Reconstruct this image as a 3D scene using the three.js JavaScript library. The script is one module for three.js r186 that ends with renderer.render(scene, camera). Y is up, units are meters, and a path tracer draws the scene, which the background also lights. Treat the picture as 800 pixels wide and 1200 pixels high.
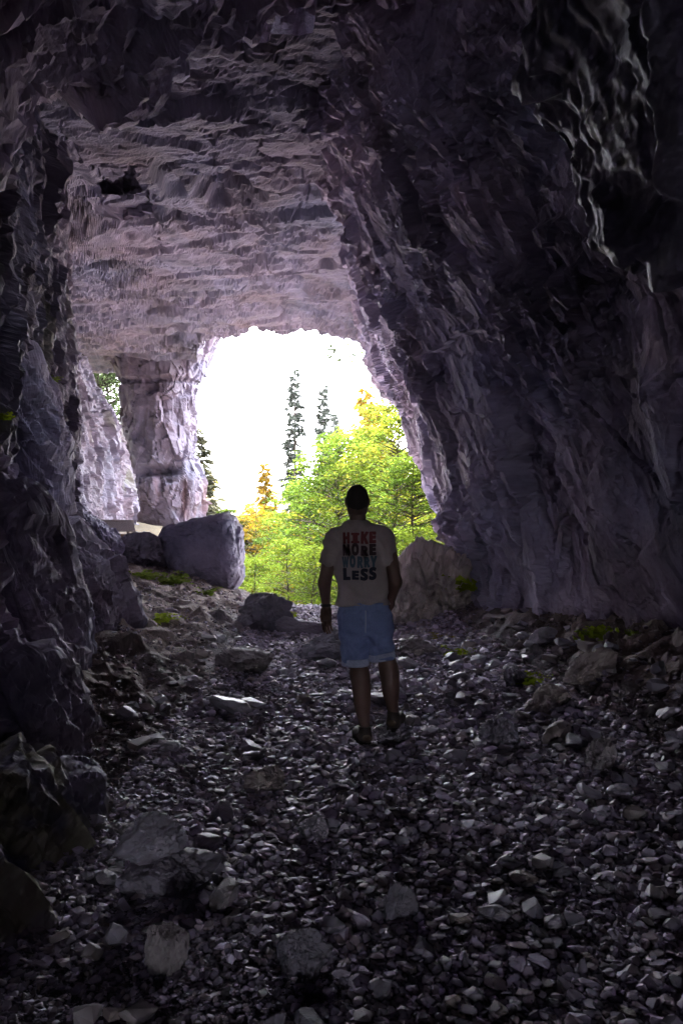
import * as THREE from 'three';
import { ConvexGeometry } from 'three/addons/geometries/ConvexGeometry.js';
import { mergeGeometries, mergeVertices, toCreasedNormals } from 'three/addons/utils/BufferGeometryUtils.js';

/* ---------- camera, sky, sun, exposure ---------- */
const scene = new THREE.Scene();
const FOV = 68, EYE = 1.6, FPX = 600 / Math.tan(FOV * Math.PI / 360);      // focal length in pixels of the 800 x 1200 photograph
const camera = new THREE.PerspectiveCamera(FOV, 800 / 1200, 0.05, 1500);
camera.position.set(0, EYE, 0);
camera.lookAt(0, EYE, -10);
const renderer = new THREE.WebGLRenderer({ antialias: true });
renderer.toneMapping = THREE.LinearToneMapping;
renderer.toneMappingExposure = 29;
renderer.shadowMap.enabled = true;
{
  const w = 64, h = 32, data = new Float32Array(w * h * 4);
  for (let j = 0; j < h; j++) for (let i = 0; i < w; i++) {
    const el = (j + 0.5) / h * 180 - 90, t = Math.max(0, el) / 90, k = (j * w + i) * 4;
    data[k] = 0.90 - 0.12 * t; data[k + 1] = 0.91 - 0.08 * t; data[k + 2] = 0.98 - 0.02 * t; data[k + 3] = 1;
  }
  const sky = new THREE.DataTexture(data, w, h, THREE.RGBAFormat, THREE.FloatType);
  sky.mapping = THREE.EquirectangularReflectionMapping; sky.magFilter = THREE.LinearFilter; sky.needsUpdate = true;
  scene.background = sky; scene.environment = sky;
}
scene.fog = new THREE.FogExp2(0xf4f6fa, 0.00015);
const sun = new THREE.DirectionalLight(new THREE.Color(1.0, 0.95, 0.88), 5);
sun.position.set(-9.0, 47, -92.1); sun.target.position.set(0, 0, -28);
sun.castShadow = true; sun.shadow.mapSize.set(2048, 2048);
Object.assign(sun.shadow.camera, { left: -60, right: 60, top: 60, bottom: -60, near: 1, far: 200 });
scene.add(sun, sun.target);

/* ---------- random numbers and noise ---------- */
function rng(seed) { let a = seed >>> 0; return () => { a |= 0; a = a + 0x6D2B79F5 | 0; let t = Math.imul(a ^ a >>> 15, 1 | a); t = t + Math.imul(t ^ t >>> 7, 61 | t) ^ t; return ((t ^ t >>> 14) >>> 0) / 4294967296; }; }
const PERM = new Uint8Array(512);
{ const r = rng(7), p = [...Array(256).keys()]; for (let i = 255; i > 0; i--) { const j = Math.floor(r() * (i + 1)); [p[i], p[j]] = [p[j], p[i]]; } for (let i = 0; i < 512; i++) PERM[i] = p[i & 255]; }
const fade = t => t * t * t * (t * (t * 6 - 15) + 10), lerp = (a, b, t) => a + (b - a) * t;
const clamp = (x, a = 0, b = 1) => x < a ? a : x > b ? b : x;
const sstep = (a, b, x) => { const t = clamp((x - a) / (b - a)); return t * t * (3 - 2 * t); };
function grad(h, x, y, z) { h &= 15; const u = h < 8 ? x : y, v = h < 4 ? y : h === 12 || h === 14 ? x : z; return ((h & 1) ? -u : u) + ((h & 2) ? -v : v); }
function noise(x, y, z, wrap = 256) {
  let X = Math.floor(x), Y = Math.floor(y), Z = Math.floor(z); x -= X; y -= Y; z -= Z;
  const m = wrap, X1 = (((X + 1) % m) + m) % m & 255, Y1 = (((Y + 1) % m) + m) % m & 255, Z1 = (Z + 1) & 255; X = ((X % m) + m) % m & 255; Y = ((Y % m) + m) % m & 255; Z &= 255;
  const u = fade(x), v = fade(y), w = fade(z), P = PERM;
  const a0 = P[P[X] + Y], a1 = P[P[X] + Y1], b0 = P[P[X1] + Y], b1 = P[P[X1] + Y1];
  return lerp(lerp(lerp(grad(P[a0 + Z], x, y, z), grad(P[b0 + Z], x - 1, y, z), u), lerp(grad(P[a1 + Z], x, y - 1, z), grad(P[b1 + Z], x - 1, y - 1, z), u), v),
    lerp(lerp(grad(P[a0 + Z1], x, y, z - 1), grad(P[b0 + Z1], x - 1, y, z - 1), u), lerp(grad(P[a1 + Z1], x, y - 1, z - 1), grad(P[b1 + Z1], x - 1, y - 1, z - 1), u), v), w);
}
function fbm(x, y, z, o = 4) { let s = 0, a = 0.5, f = 1; for (let i = 0; i < o; i++) { s += a * noise(x * f + i * 17.3, y * f + i * 5.1, z * f - i * 9.7); a *= 0.5; f *= 2.03; } return s; }
function ridge(x, y, z, o = 3) { let s = 0, a = 0.5, f = 1; for (let i = 0; i < o; i++) { const n = 1 - Math.abs(noise(x * f + i * 11.3, y * f, z * f + i * 7.9)) * 2; s += a * n; a *= 0.5; f *= 2.1; } return s; }
const hsh = (x, y, z) => { let h = Math.imul(x, 374761393) ^ Math.imul(y, 668265263) ^ Math.imul(z, 2147483647 - 1234567); h = Math.imul(h ^ h >>> 13, 1274126177); return (h ^ h >>> 16) >>> 0; };
/* broken rock: every Voronoi cell is a tilted flat face with an offset of its own */
function facet(x, y, z, tilt = 1.0) {
  const X = Math.floor(x), Y = Math.floor(y), Z = Math.floor(z); let f1 = 9, f2 = 9, v1 = 0, v2 = 0;
  for (let i = -1; i <= 1; i++) for (let j = -1; j <= 1; j++) for (let k = -1; k <= 1; k++) {
    const h = hsh(X + i, Y + j, Z + k), dx = X + i + (h & 255) / 255 - x, dy = Y + j + (h >> 8 & 255) / 255 - y, dz = Z + k + (h >> 16 & 255) / 255 - z, d = dx * dx + dy * dy + dz * dz;
    if (d < f2) {
      const g = Math.imul(h, 2654435761) >>> 0;
      const v = (((g & 255) / 127.5 - 1) * dx + ((g >> 8 & 255) / 127.5 - 1) * dy + ((g >> 16 & 255) / 127.5 - 1) * dz) * tilt + (g >>> 24) / 255 - 0.5;
      if (d < f1) { f2 = f1; v2 = v1; f1 = d; v1 = v; } else { f2 = d; v2 = v; }
    }
  }
  const t = sstep(0, 0.035, Math.sqrt(f2) - Math.sqrt(f1));
  return lerp((v1 + v2) / 2, v1, t);
}
/* thin winding cracks, and where the rock is broken up rather than smooth */
const crack = (x, y, z, f, w) => 1 - sstep(0, w, Math.abs(noise(x * f + 31, y * f, z * f) + 0.25 * noise(x * f * 4, y * f * 4 + 9, z * f * 4)));
const broken = (x, y, z, f) => 0.3 + 0.9 * sstep(-0.12, 0.2, fbm(x * f + 7, y * f, z * f + 3, 2));
function frame(L, N) { const l = new THREE.Vector3(...L).normalize(), a = new THREE.Vector3(...N).cross(l).normalize(), n = new THREE.Vector3().crossVectors(l, a); return (x, y, z, fl, fa) => [(x * l.x + y * l.y + z * l.z) * fl, (x * a.x + y * a.y + z * a.z) * fa, (x * n.x + y * n.y + z * n.z) * fa]; }
/* piecewise linear table [[t, v] ...], rising t, smoothed at the knots */
function table(rows) { return t => { if (t <= rows[0][0]) return rows[0][1]; for (let i = 1; i < rows.length; i++) if (t < rows[i][0]) { const [a, va] = rows[i - 1], [b, vb] = rows[i]; return lerp(va, vb, (t - a) / (b - a)); } return rows[rows.length - 1][1]; }; }
const at = (px, py, d) => [(px - 400) / FPX * d, EYE - (py - 600) / FPX * d, -d];

/* ---------- naming ---------- */
const taken = new Map();
function numbered(n) { const k = taken.get(n) ?? -1; taken.set(n, k + 1); return k < 0 ? n : n + '_' + String(k + 1).padStart(3, '0'); }
function put(o, name, label, category, group, kind) {
  o.name = numbered(name); o.userData = { label, category }; if (group) o.userData.group = group; if (kind) o.userData.kind = kind;
  scene.add(o); return o;
}
function part(o, name, parent) { o.name = name; parent.add(o); return o; }

/* ---------- textures (tiling) ---------- */
function texture(n, fn, srgb, rx = 1, ry = rx) {
  const d = new Uint8Array(n * n * 4);
  for (let j = 0; j < n; j++) for (let i = 0; i < n; i++) { const c = fn(i / n, j / n), k = (j * n + i) * 4; for (let q = 0; q < 3; q++) d[k + q] = clamp(c[q]) * 255; d[k + 3] = 255; }
  const t = new THREE.DataTexture(d, n, n); t.wrapS = t.wrapT = THREE.RepeatWrapping; t.magFilter = THREE.LinearFilter; t.minFilter = THREE.LinearMipmapLinearFilter; t.generateMipmaps = true;
  if (srgb) t.colorSpace = THREE.SRGBColorSpace; t.repeat.set(rx, ry); t.needsUpdate = true; return t;
}
const tn = (u, v, f, z = 0) => noise(u * f, v * f, z + 0.5, f);
const tf = (u, v, f, o, z = 0) => { let s = 0, a = 0.5; for (let i = 0; i < o; i++) { s += a * tn(u, v, f, z + i * 13.7); a *= 0.5; f *= 2; } return s; };
const rockColor = texture(512, (u, v) => { const n = 0.80 + 0.35 * tf(u, v, 8, 6) + 0.16 * tf(u, v, 64, 3, 5), w = 0.05 * tf(u, v, 6, 3, 40); return [n + w, n, n + 0.01 - w]; }, false, 0.5);
const rockBump = texture(512, (u, v) => { let r = 0, a = 0.5, f = 8; for (let i = 0; i < 5; i++) { r += a * (1 - 2 * Math.abs(tn(u, v, f, i * 3.3 + 70))); a *= 0.55; f *= 2; } const n = 0.45 + 0.32 * r + 0.2 * tf(u, v, 64, 3, 90); return [n, n, n]; }, false, 0.5);
const dirtColor = texture(512, (u, v) => { const n = 0.78 + 0.5 * tf(u, v, 16, 5, 9) + 0.25 * tf(u, v, 128, 2, 15), w = 0.08 * tf(u, v, 6, 3, 60); return [n + w, n, n - w]; }, false, 0.7);
const dirtBump = texture(512, (u, v) => { const n = 0.5 + 0.5 * tf(u, v, 32, 4, 19) + 0.3 * Math.max(0, tn(u, v, 64, 25)); return [n, n, n]; }, false, 0.7);
const barkColor = texture(256, (u, v) => { const n = 0.75 + 0.5 * noise(u * 24, v * 6, 3, 24) + 0.2 * tf(u, v, 32, 3, 5); return [n, n, n]; }, false, 2, 1);
const weave = texture(128, (u, v) => { const n = 0.85 + 0.12 * Math.sin(u * 128 * Math.PI) * Math.sin(v * 128 * Math.PI) + 0.1 * tf(u, v, 16, 3, 2); return [n, n, n]; }, false, 5);
const denimWeave = texture(256, (u, v) => { const n = 0.8 + 0.12 * Math.sin((u + v) * 128 * Math.PI) + 0.35 * tf(u, v, 12, 4, 2); return [n, n, n]; }, false, 3);

const std = (o) => new THREE.MeshStandardMaterial(o);
const lin = (r, g, b) => new THREE.Color().setRGB(r, g, b);
const rockMat = std({ vertexColors: true, map: rockColor, bumpMap: rockBump, bumpScale: 0.03, roughness: 0.78, flatShading: true });
const rockSmooth = std({ vertexColors: true, map: rockColor, bumpMap: rockBump, bumpScale: 0.03, roughness: 0.7 });
const rockMatNear = std({ vertexColors: true, map: rockColor, bumpMap: rockBump, bumpScale: 0.03, roughness: 0.8, flatShading: true });

/* ---------- a sheet of rock: base surface pushed along its normal ---------- */
function sheet(nu, nv, pos, disp, col, uvOf, side = 1, hole = null) {
  const N = nu * nv, P = new Float32Array(N * 3), Q = new Float32Array(N * 3), C = new Float32Array(N * 3), U = new Float32Array(N * 2);
  for (let j = 0; j < nv; j++) for (let i = 0; i < nu; i++) { const p = pos(i / (nu - 1), j / (nv - 1)), k = (j * nu + i) * 3; P[k] = p[0]; P[k + 1] = p[1]; P[k + 2] = p[2]; }
  for (let j = 0; j < nv; j++) for (let i = 0; i < nu; i++) {
    const k = (j * nu + i) * 3, l = (j * nu + Math.max(0, i - 2)) * 3, r = (j * nu + Math.min(nu - 1, i + 2)) * 3, d = (Math.max(0, j - 2) * nu + i) * 3, u = (Math.min(nv - 1, j + 2) * nu + i) * 3;
    const ax = P[r] - P[l], ay = P[r + 1] - P[l + 1], az = P[r + 2] - P[l + 2], bx = P[u] - P[d], by = P[u + 1] - P[d + 1], bz = P[u + 2] - P[d + 2];
    let nx = ay * bz - az * by, ny = az * bx - ax * bz, nz = ax * by - ay * bx; const q = side / (Math.hypot(nx, ny, nz) || 1); nx *= q; ny *= q; nz *= q;
    const x = P[k], y = P[k + 1], z = P[k + 2], h = disp(x, y, z, i / (nu - 1), j / (nv - 1));
    Q[k] = x + nx * h; Q[k + 1] = y + ny * h; Q[k + 2] = z + nz * h;
    const c = col(x, y, z); C[k] = c[0]; C[k + 1] = c[1]; C[k + 2] = c[2];
    const w = uvOf(Q[k], Q[k + 1], Q[k + 2]); U[k / 3 * 2] = w[0]; U[k / 3 * 2 + 1] = w[1];
  }
  const I = new Uint32Array((nu - 1) * (nv - 1) * 6); let m = 0;
  for (let j = 0; j < nv - 1; j++) for (let i = 0; i < nu - 1; i++) { const a = j * nu + i, b = a + 1, c = a + nu, d = c + 1; if (hole && hole(P[a * 3], P[a * 3 + 1], P[a * 3 + 2])) continue; if (side > 0) { I[m++] = a; I[m++] = b; I[m++] = d; I[m++] = a; I[m++] = d; I[m++] = c; } else { I[m++] = a; I[m++] = d; I[m++] = b; I[m++] = a; I[m++] = c; I[m++] = d; } }
  const g = new THREE.BufferGeometry();
  g.setAttribute('position', new THREE.BufferAttribute(Q, 3)); g.setAttribute('color', new THREE.BufferAttribute(C, 3)); g.setAttribute('uv', new THREE.BufferAttribute(U, 2)); g.setIndex(new THREE.BufferAttribute(I.subarray(0, m), 1));
  g.computeVertexNormals(); return g;
}
const mesh = (g, m) => { const o = new THREE.Mesh(g, m); o.castShadow = o.receiveShadow = true; return o; };
/* ---------- ground ---------- */
const leftFoot = table([[0, -0.9], [3, -1.0], [5, -1.0], [8, -0.95], [13, -1.2], [30, -1.6]]);
const rightFoot = table([[0, 1.7], [4, 1.7], [7, 1.55], [10, 1.35], [13, 1.5], [30, 2]]);
const soft = (x, k = 0.5) => x > 4 * k ? x : k * Math.log(1 + Math.exp(x / k));
function ground(x, z) {
  const d = -z, inside = 1 - sstep(26, 34, d);
  let h = -0.012 * clamp(d - 4, 0, 9);
  const L = soft(leftFoot(d) - x, 0.22), R = soft(x - rightFoot(d), 0.2);
  h += inside * (2.3 * (1 - Math.exp(-L * 0.165)) + 1.55 * (1 - Math.exp(-R * 0.4)));
  const e = sstep(14, 20, d), w = sstep(lerp(-3.0, -6.2, e), lerp(-1.2, -4.2, e), x);
  h -= w * 0.2 * soft(d - 14.2, 0.5) * (1 - sstep(28, 60, d)) + w * 0.2 * clamp(d - 28, 0, 8) * sstep(28, 60, d);
  h -= 0.34 * soft(clamp(d, 0, 78) - 31, 1.5);
  h += 0.13 * soft(clamp(d, 0, 330) - 120, 10) + sstep(10, 60, Math.abs(x + 3)) * sstep(60, 20, d) * 9 + sstep(-9.5, -20, x) * sstep(60, 25, d) * 8;  // last term: outer left slope raised to block low sky off the pillar
  if (d < 34 && d > -10) h += 0.05 * fbm(x * 0.9, 3.3, z * 0.9, 3) + (0.06 * sstep(0.2, 1.5, L + R)) * fbm(x * 2.7, 1.3, z * 2.7, 3);
  else h += 1.2 * fbm(x * 0.05, 4.4, z * 0.05, 3) * sstep(34, 60, Math.abs(d));
  return h;
}
function groundHit(px, py) {
  const dx = (px - 400) / FPX, dy = -(py - 600) / FPX; let d = 1.5;
  for (; d < 60; d += 0.01) if (EYE + dy * d < ground(dx * d, -d)) break;
  return [dx * d, ground(dx * d, -d), -d];
}
function grow(a, b, s0, k) { const out = [a]; let s = s0, x = a; while (x < b) { x += s; s *= k; out.push(x); } return out; }
{
  const mid = []; for (let x = -7; x <= 5.0001; x += 0.065) mid.push(x);
  const xs = [...grow(7, 900, 0.05, 1.09).slice(1).map(v => -v).reverse(), ...mid, ...grow(5, 420, 0.05, 1.09).slice(1)];
  const zs = [...grow(0, 45, 0.06, 1.09).reverse().map(v => v - 1), ...grow(1, 16, 0.036, 1.006).slice(1).map(v => -v), ...grow(16.05, 620, 0.09, 1.04).slice(1).map(v => -v)];
  const nu = xs.length, nv = zs.length, grey = [0.2, 0.183, 0.215], brown = [0.21, 0.16, 0.15], litterShade = [0.10, 0.075, 0.035];
  const g = sheet(nu, nv, (u, v) => { const x = xs[Math.round(u * (nu - 1))], z = zs[Math.round(v * (nv - 1))]; return [x, ground(x, z), z]; },
    (x, y, z) => z < -20 || z > 1 ? 0 : (1 + 1.2 * sstep(0.1, 0.8, Math.max(leftFoot(-z) - x, x - rightFoot(-z)))) * (0.03 * fbm(x * 5, 0, z * 5, 3) + 0.03 * facet(x * 4, 5, z * 4) + 0.02 * facet(x * 9, 5, z * 9)),
    (x, y, z) => {
      const d = -z, L = leftFoot(d) - x, R = x - rightFoot(d), k = sstep(-0.1, 0.9, Math.max(L, R) + 0.8 * fbm(x * 2, 9, z * 2, 3)), out = sstep(34, 42, d + 3 * noise(x * 0.3, 1, z * 0.3) + 18 * sstep(-3.5, -5, x));  // far-left cave floor takes the litter tone to darken its sunlit patch
      const c = [0, 1, 2].map(i => lerp(lerp(grey[i], brown[i], k), litterShade[i], out)), m = 1 + 0.5 * fbm(x * 1.4, 2, z * 1.4, 3); return c.map(v => v * m);
    }, (x, y, z) => [x, z], -1);
  put(mesh(g, std({ vertexColors: true, map: dirtColor, bumpMap: dirtBump, bumpScale: 0.02, roughness: 0.9 })), 'ground', 'stony cave floor sinking to the wooded valley', 'ground', null, 'structure');
}
console.log('ground');

/* ---------- right wall: leans over the path and ends at the cave mouth ---------- */
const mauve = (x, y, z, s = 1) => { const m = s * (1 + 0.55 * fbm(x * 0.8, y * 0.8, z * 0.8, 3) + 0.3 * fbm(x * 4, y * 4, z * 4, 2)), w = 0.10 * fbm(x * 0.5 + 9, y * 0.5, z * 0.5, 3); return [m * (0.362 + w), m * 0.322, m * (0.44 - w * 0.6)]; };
const wallFoot = table([[-6, 3.2], [0, 3.35], [4, 3.25], [6.5, 3.0], [8.6, 2.45], [10.4, 2.02], [13, 1.95], [15.5, 2.0], [20, 2.12], [25, 2.25]]);
const wallLean = table([[-6, 1.6], [0, 1.9], [5, 2.4], [8, 2.7], [11.5, 2.45], [18, 1.9], [25, 1.72]]);
const wallEnd = table([[-1, 10.3], [0, 10.7], [0.6, 12.6], [1.2, 14.8], [3.0, 16.9], [4.1, 17.6], [4.3, 18.4], [5.35, 24.4], [5.6, 24.8], [7.7, 25.6]]);
const wallX = (y, d) => wallFoot(d) - wallLean(d) * Math.pow(Math.max(0, y) / 7.7, 1.6);
const fibre = frame([0.30, -0.92, 0.26], [-0.95, -0.3, 0]);
{
  const g = sheet(740, 380, (u, v) => {
    const y = lerp(-0.6, 8.6, v), e = wallEnd(y);
    if (u < 0.07) { const t = 1 - u / 0.07; return [wallX(y, e) + 10 * t * t + 0.5 * t, y, -e - 1.2 * Math.sin(t * 2.2)]; }
    const t = (u - 0.07) / 0.93, d = t < 0.9 ? e * Math.pow(2.3 / e, t / 0.9) : lerp(2.3, -6, (t - 0.9) / 0.1);
    return [wallX(y, d), y, -d];
  }, (x, y, z, u) => {
    const w = 0.3 * fbm(x, y * 0.7, z * 0.7, 3), q = fibre(x + w, y, z + w, 0.34, 0.8), q2 = fibre(x, y + w, z + w, 0.8, 2.6), q3 = fibre(x + 0.4 * w, y, z, 2.2, 8.5), near = sstep(16, 7, -z);
    const br = broken(x, y, z, 0.5); return 0.28 * fbm(x * 0.35, y * 0.3, z * 0.35, 2) * near + 0.12 * facet(...q, 1.3) + 0.10 * facet(x * 1.15, y * 1.15, z * 1.15, 1.4) + br * (0.07 * facet(...q2, 1.4) + 0.05 * facet(x * 3.6, y * 3.6, z * 3.6, 1.5) + 0.04 * facet(...q3, 1.5) + 0.018 * ridge(x * 11, y * 9, z * 11, 2)) - 0.10 * crack(...fibre(x, y, z, 0.25, 0.6), 1, 0.03) - 0.06 * crack(x, y, z, 0.7, 0.02);
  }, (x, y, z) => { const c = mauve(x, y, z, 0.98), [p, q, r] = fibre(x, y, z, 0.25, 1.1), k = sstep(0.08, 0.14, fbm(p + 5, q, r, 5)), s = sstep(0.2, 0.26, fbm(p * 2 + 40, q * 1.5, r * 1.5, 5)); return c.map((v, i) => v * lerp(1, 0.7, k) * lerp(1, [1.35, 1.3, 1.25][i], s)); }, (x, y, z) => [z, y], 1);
  put(mesh(g, rockMat), 'cave_wall', 'dark leaning rock wall with steep fibrous ribs above the stony bank', 'cave wall', null, 'structure');
}
console.log('right wall');

/* ---------- main vault, from the mouth's lip inwards ---------- */
const vaultFrame = frame([1, 0.05, 0.18], [0, 1, 0]);
const bowl = (x, z, cx, cz, rx, rz, k) => { const a = (x - cx) / rx, b = (z - cz) / rz, r = Math.hypot(a, b) + 0.35 * noise(x * 2.3, k, z * 2.3); return sstep(1, 0.55, r); };
/* a chimney to the sky, out of sight behind the lower ceiling except for a glint at the apex */
const chimneyFar = table([[-3.2, 9.7], [-2.9, 9.6], [-2.5, 9.3], [-1.5, 8.65], [-0.8, 8.5], [-0.3, 8.4]]);
const chimney = (x, d) => x > -3.2 && x < -0.3 && d > 7.85 && d < chimneyFar(x);
const insidePoly = (x, y, p) => { let c = false; for (let i = 0, j = p.length - 1; i < p.length; j = i++) if ((p[i][1] > y) !== (p[j][1] > y) && x < (p[j][0] - p[i][0]) * (y - p[i][1]) / (p[j][1] - p[i][1]) + p[i][0]) c = !c; return c; };
const onVault = pts => pts.map(([px, py]) => { const d = 5.85 * FPX / (600 - py); return [(px - 400) / FPX * d, d]; });
const pockets = [onVault([[112, 212], [122, 203], [140, 192], [156, 182], [161, 200], [168, 214], [175, 228], [169, 246], [145, 253], [122, 247], [115, 236]])];
const lipDepth = x => lerp(25.9, 31.5, sstep(-4.6, -6.2, x)) + 0.5 * noise(x * 0.9, 3, 1) + 0.25 * noise(x * 3, 7, 2);
{
  const g = sheet(390, 470, (u, v) => {
    const x = lerp(-14, 1.9, u), e = lipDepth(x);
    if (v < 0.1) { const t = 1 - v / 0.1; return [x, 7.75 + 14 * t * t * t + 0.5 * t, -e - 0.5 * t]; }
    const d = e * Math.pow(6.6 / e, (v - 0.1) / 0.9);
    return [x, 7.72 - 0.28 * sstep(21, 27, d) * sstep(-2.5, -5, x) - 0.35 * sstep(20, 26, d) * sstep(-1.2, 0.6, x) - 0.5 * sstep(22, 9, d), -d];
  }, (x, y, z, u, v) => {
    const q = vaultFrame(x, y, z, 0.22, 0.8), q2 = vaultFrame(x, y, z, 0.5, 1.7), q3 = vaultFrame(x, y, z, 1.4, 5);
    const w = 0.3 * fbm(x, y, z, 2), q4 = vaultFrame(x, y, z + w, 3, 9), slope = fbm(x * 0.22 + w, 1, z * 0.5, 4), st = slope * 9, terr = (Math.floor(st) + sstep(0.2, 1, st - Math.floor(st))) / 9;
    const br = broken(x, y, z, 0.4); let h = 0.3 * terr + 0.12 * facet(...q, 1.2) + 0.08 * facet(...q2, 1.4) + br * (0.06 * facet(x * 2.4, y * 2.4, z * 2.4, 1.4) + 0.05 * facet(...q3, 1.5) + 0.035 * facet(...q4, 1.5) + 0.015 * ridge(x * 9, y * 9, z * 9, 2)) - 0.14 * crack(...vaultFrame(x, y, z, 0.12, 0.35), 1, 0.03) - 0.07 * crack(x, y, z, 0.6, 0.02);
    if (v > 0.1) h += -0.45 * bowl(x, z, -2.05, -13.6, 0.8, 1.0, 8) - 0.25 * bowl(x, z, -3.0, -13.2, 0.25, 1.2, 16) - 0.2 * bowl(x, z, -4.4, -14.8, 1.3, 2.2, 4) - 0.3 * bowl(x, z, -0.35, -18.4, 0.22, 0.4, 14) - 0.3 * bowl(x, z, -1.25, -19.9, 0.25, 0.4, 15);
    return h;
  }, (x, y, z) => { const c = mauve(x, y, z, 0.62), s = sstep(0.06, 0.12, fbm(x * 0.8 + 20, 3, z * 0.4, 5)); return c.map((v, i) => v * lerp(1, [0.9, 0.86, 0.82][i], s) * [0.95, 1, 1][i]); }, (x, y, z) => [x, z], 1, (x, y, z) => y < 9.5 && (chimney(x, -z) || pockets.some(p => insidePoly(x, -z, p))));
  put(mesh(g, rockMat), 'cave_ceiling', 'pale layered rock vault with dark pockets above the cave mouth', 'cave ceiling', null, 'structure');
}
for (const p of pockets) { /* the pockets' own walls, narrowing upwards */
  const n = p.length, cx = p.reduce((s, q) => s + q[0], 0) / n, cd = p.reduce((s, q) => s + q[1], 0) / n, r = Math.hypot(p[0][0] - cx, p[0][1] - cd);
  const g = sheet(90, 40, (u, v) => { const t = u * n, i = Math.floor(t) % n, f = t - Math.floor(t), k = 1.5 * (1 - 0.97 * Math.pow(v, 1.6)); return [cx + (lerp(p[i][0], p[(i + 1) % n][0], f) - cx) * k, 7.6 + 1.9 * r * v + 0.3 * v, -cd - (lerp(p[i][1], p[(i + 1) % n][1], f) - cd) * k]; }, (x, y, z) => Math.min(1, r) * (0.1 * facet(x * 2.5, y * 2.5, z * 2.5) + 0.05 * facet(x * 7, y * 7, z * 7)), (x, y, z) => mauve(x, y, z, 0.62), (x, y, z) => [x + z, y], 1);
  put(mesh(g, rockMat), 'cave_ceiling', r > 0.5 ? 'deep pocket hollowed in the pale vault' : 'small dark hole in the pale vault', 'cave ceiling', 'holes in the vault', 'structure');
}
console.log('vault');

/* ---------- left wall ---------- */
const baseL = table([[-6, 2.9], [0, 2.9], [4, 3.0], [8, 3.7], [12, 4.3], [16, 5.55], [20, 6.25], [24.5, 6.5]]);
const slopeL = table([[-6, 0], [8, -0.02], [12, 0.03], [16, 0.05], [20, 0.09], [24.5, 0.13]]);
const flow = frame([0.12, -1, 0.05], [1, 0, 0]);
{
  const g = sheet(420, 290, (u, v) => {
    const y = lerp(-0.4, 8.8, v), e = 24.6;
    if (u < 0.1) { const t = 1 - u / 0.1; return [-(baseL(e) + slopeL(e) * y + 0.5 * Math.max(0, y - 4.3)) - 9 * t * t - 0.4 * t, y, -e - 0.8 * Math.sin(t * 2.5)]; }
    const t = (u - 0.1) / 0.9, d = t < 0.92 ? e * Math.pow(5 / e, t / 0.92) : lerp(5, -6, (t - 0.92) / 0.08);
    return [-(baseL(d) + slopeL(d) * y + 0.5 * Math.max(0, y - 4.3) * sstep(16, 22, d)), y, -d];
  }, (x, y, z) => {
    const w = 0.5 * fbm(x * 0.6, y * 0.4, z * 0.6, 2), q = flow(x, y + w, z + w, 0.2, 0.75), q2 = flow(x, y, z + w, 0.6, 1.9), q3 = flow(x + w, y, z, 1.0, 4.5);
    return 0.2 * (ridge(...q, 2) - 0.4) + 0.13 * facet(...q2, 1.3) + 0.07 * facet(...q3, 1.4) + 0.05 * facet(x * 3, y * 2.2, z * 3, 1.4) + 0.03 * facet(x * 8, y * 5, z * 8, 1.4) + 0.03 * ridge(x * 6, y * 4, z * 6, 2) - 0.1 * crack(...flow(x, y, z, 0.3, 0.8), 1, 0.03) + 0.3 * fbm(x * 0.4, y * 0.4, z * 0.4, 2);
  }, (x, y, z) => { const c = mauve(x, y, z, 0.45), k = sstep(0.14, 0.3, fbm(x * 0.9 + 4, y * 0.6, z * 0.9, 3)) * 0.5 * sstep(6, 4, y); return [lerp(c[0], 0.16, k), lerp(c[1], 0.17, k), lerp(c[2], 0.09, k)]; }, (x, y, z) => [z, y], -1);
  put(mesh(g, rockMat), 'cave_wall', 'lit fluted rock wall with mossy streaks behind the roofed notice board', 'cave wall', null, 'structure');
}
console.log('left wall');

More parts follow.
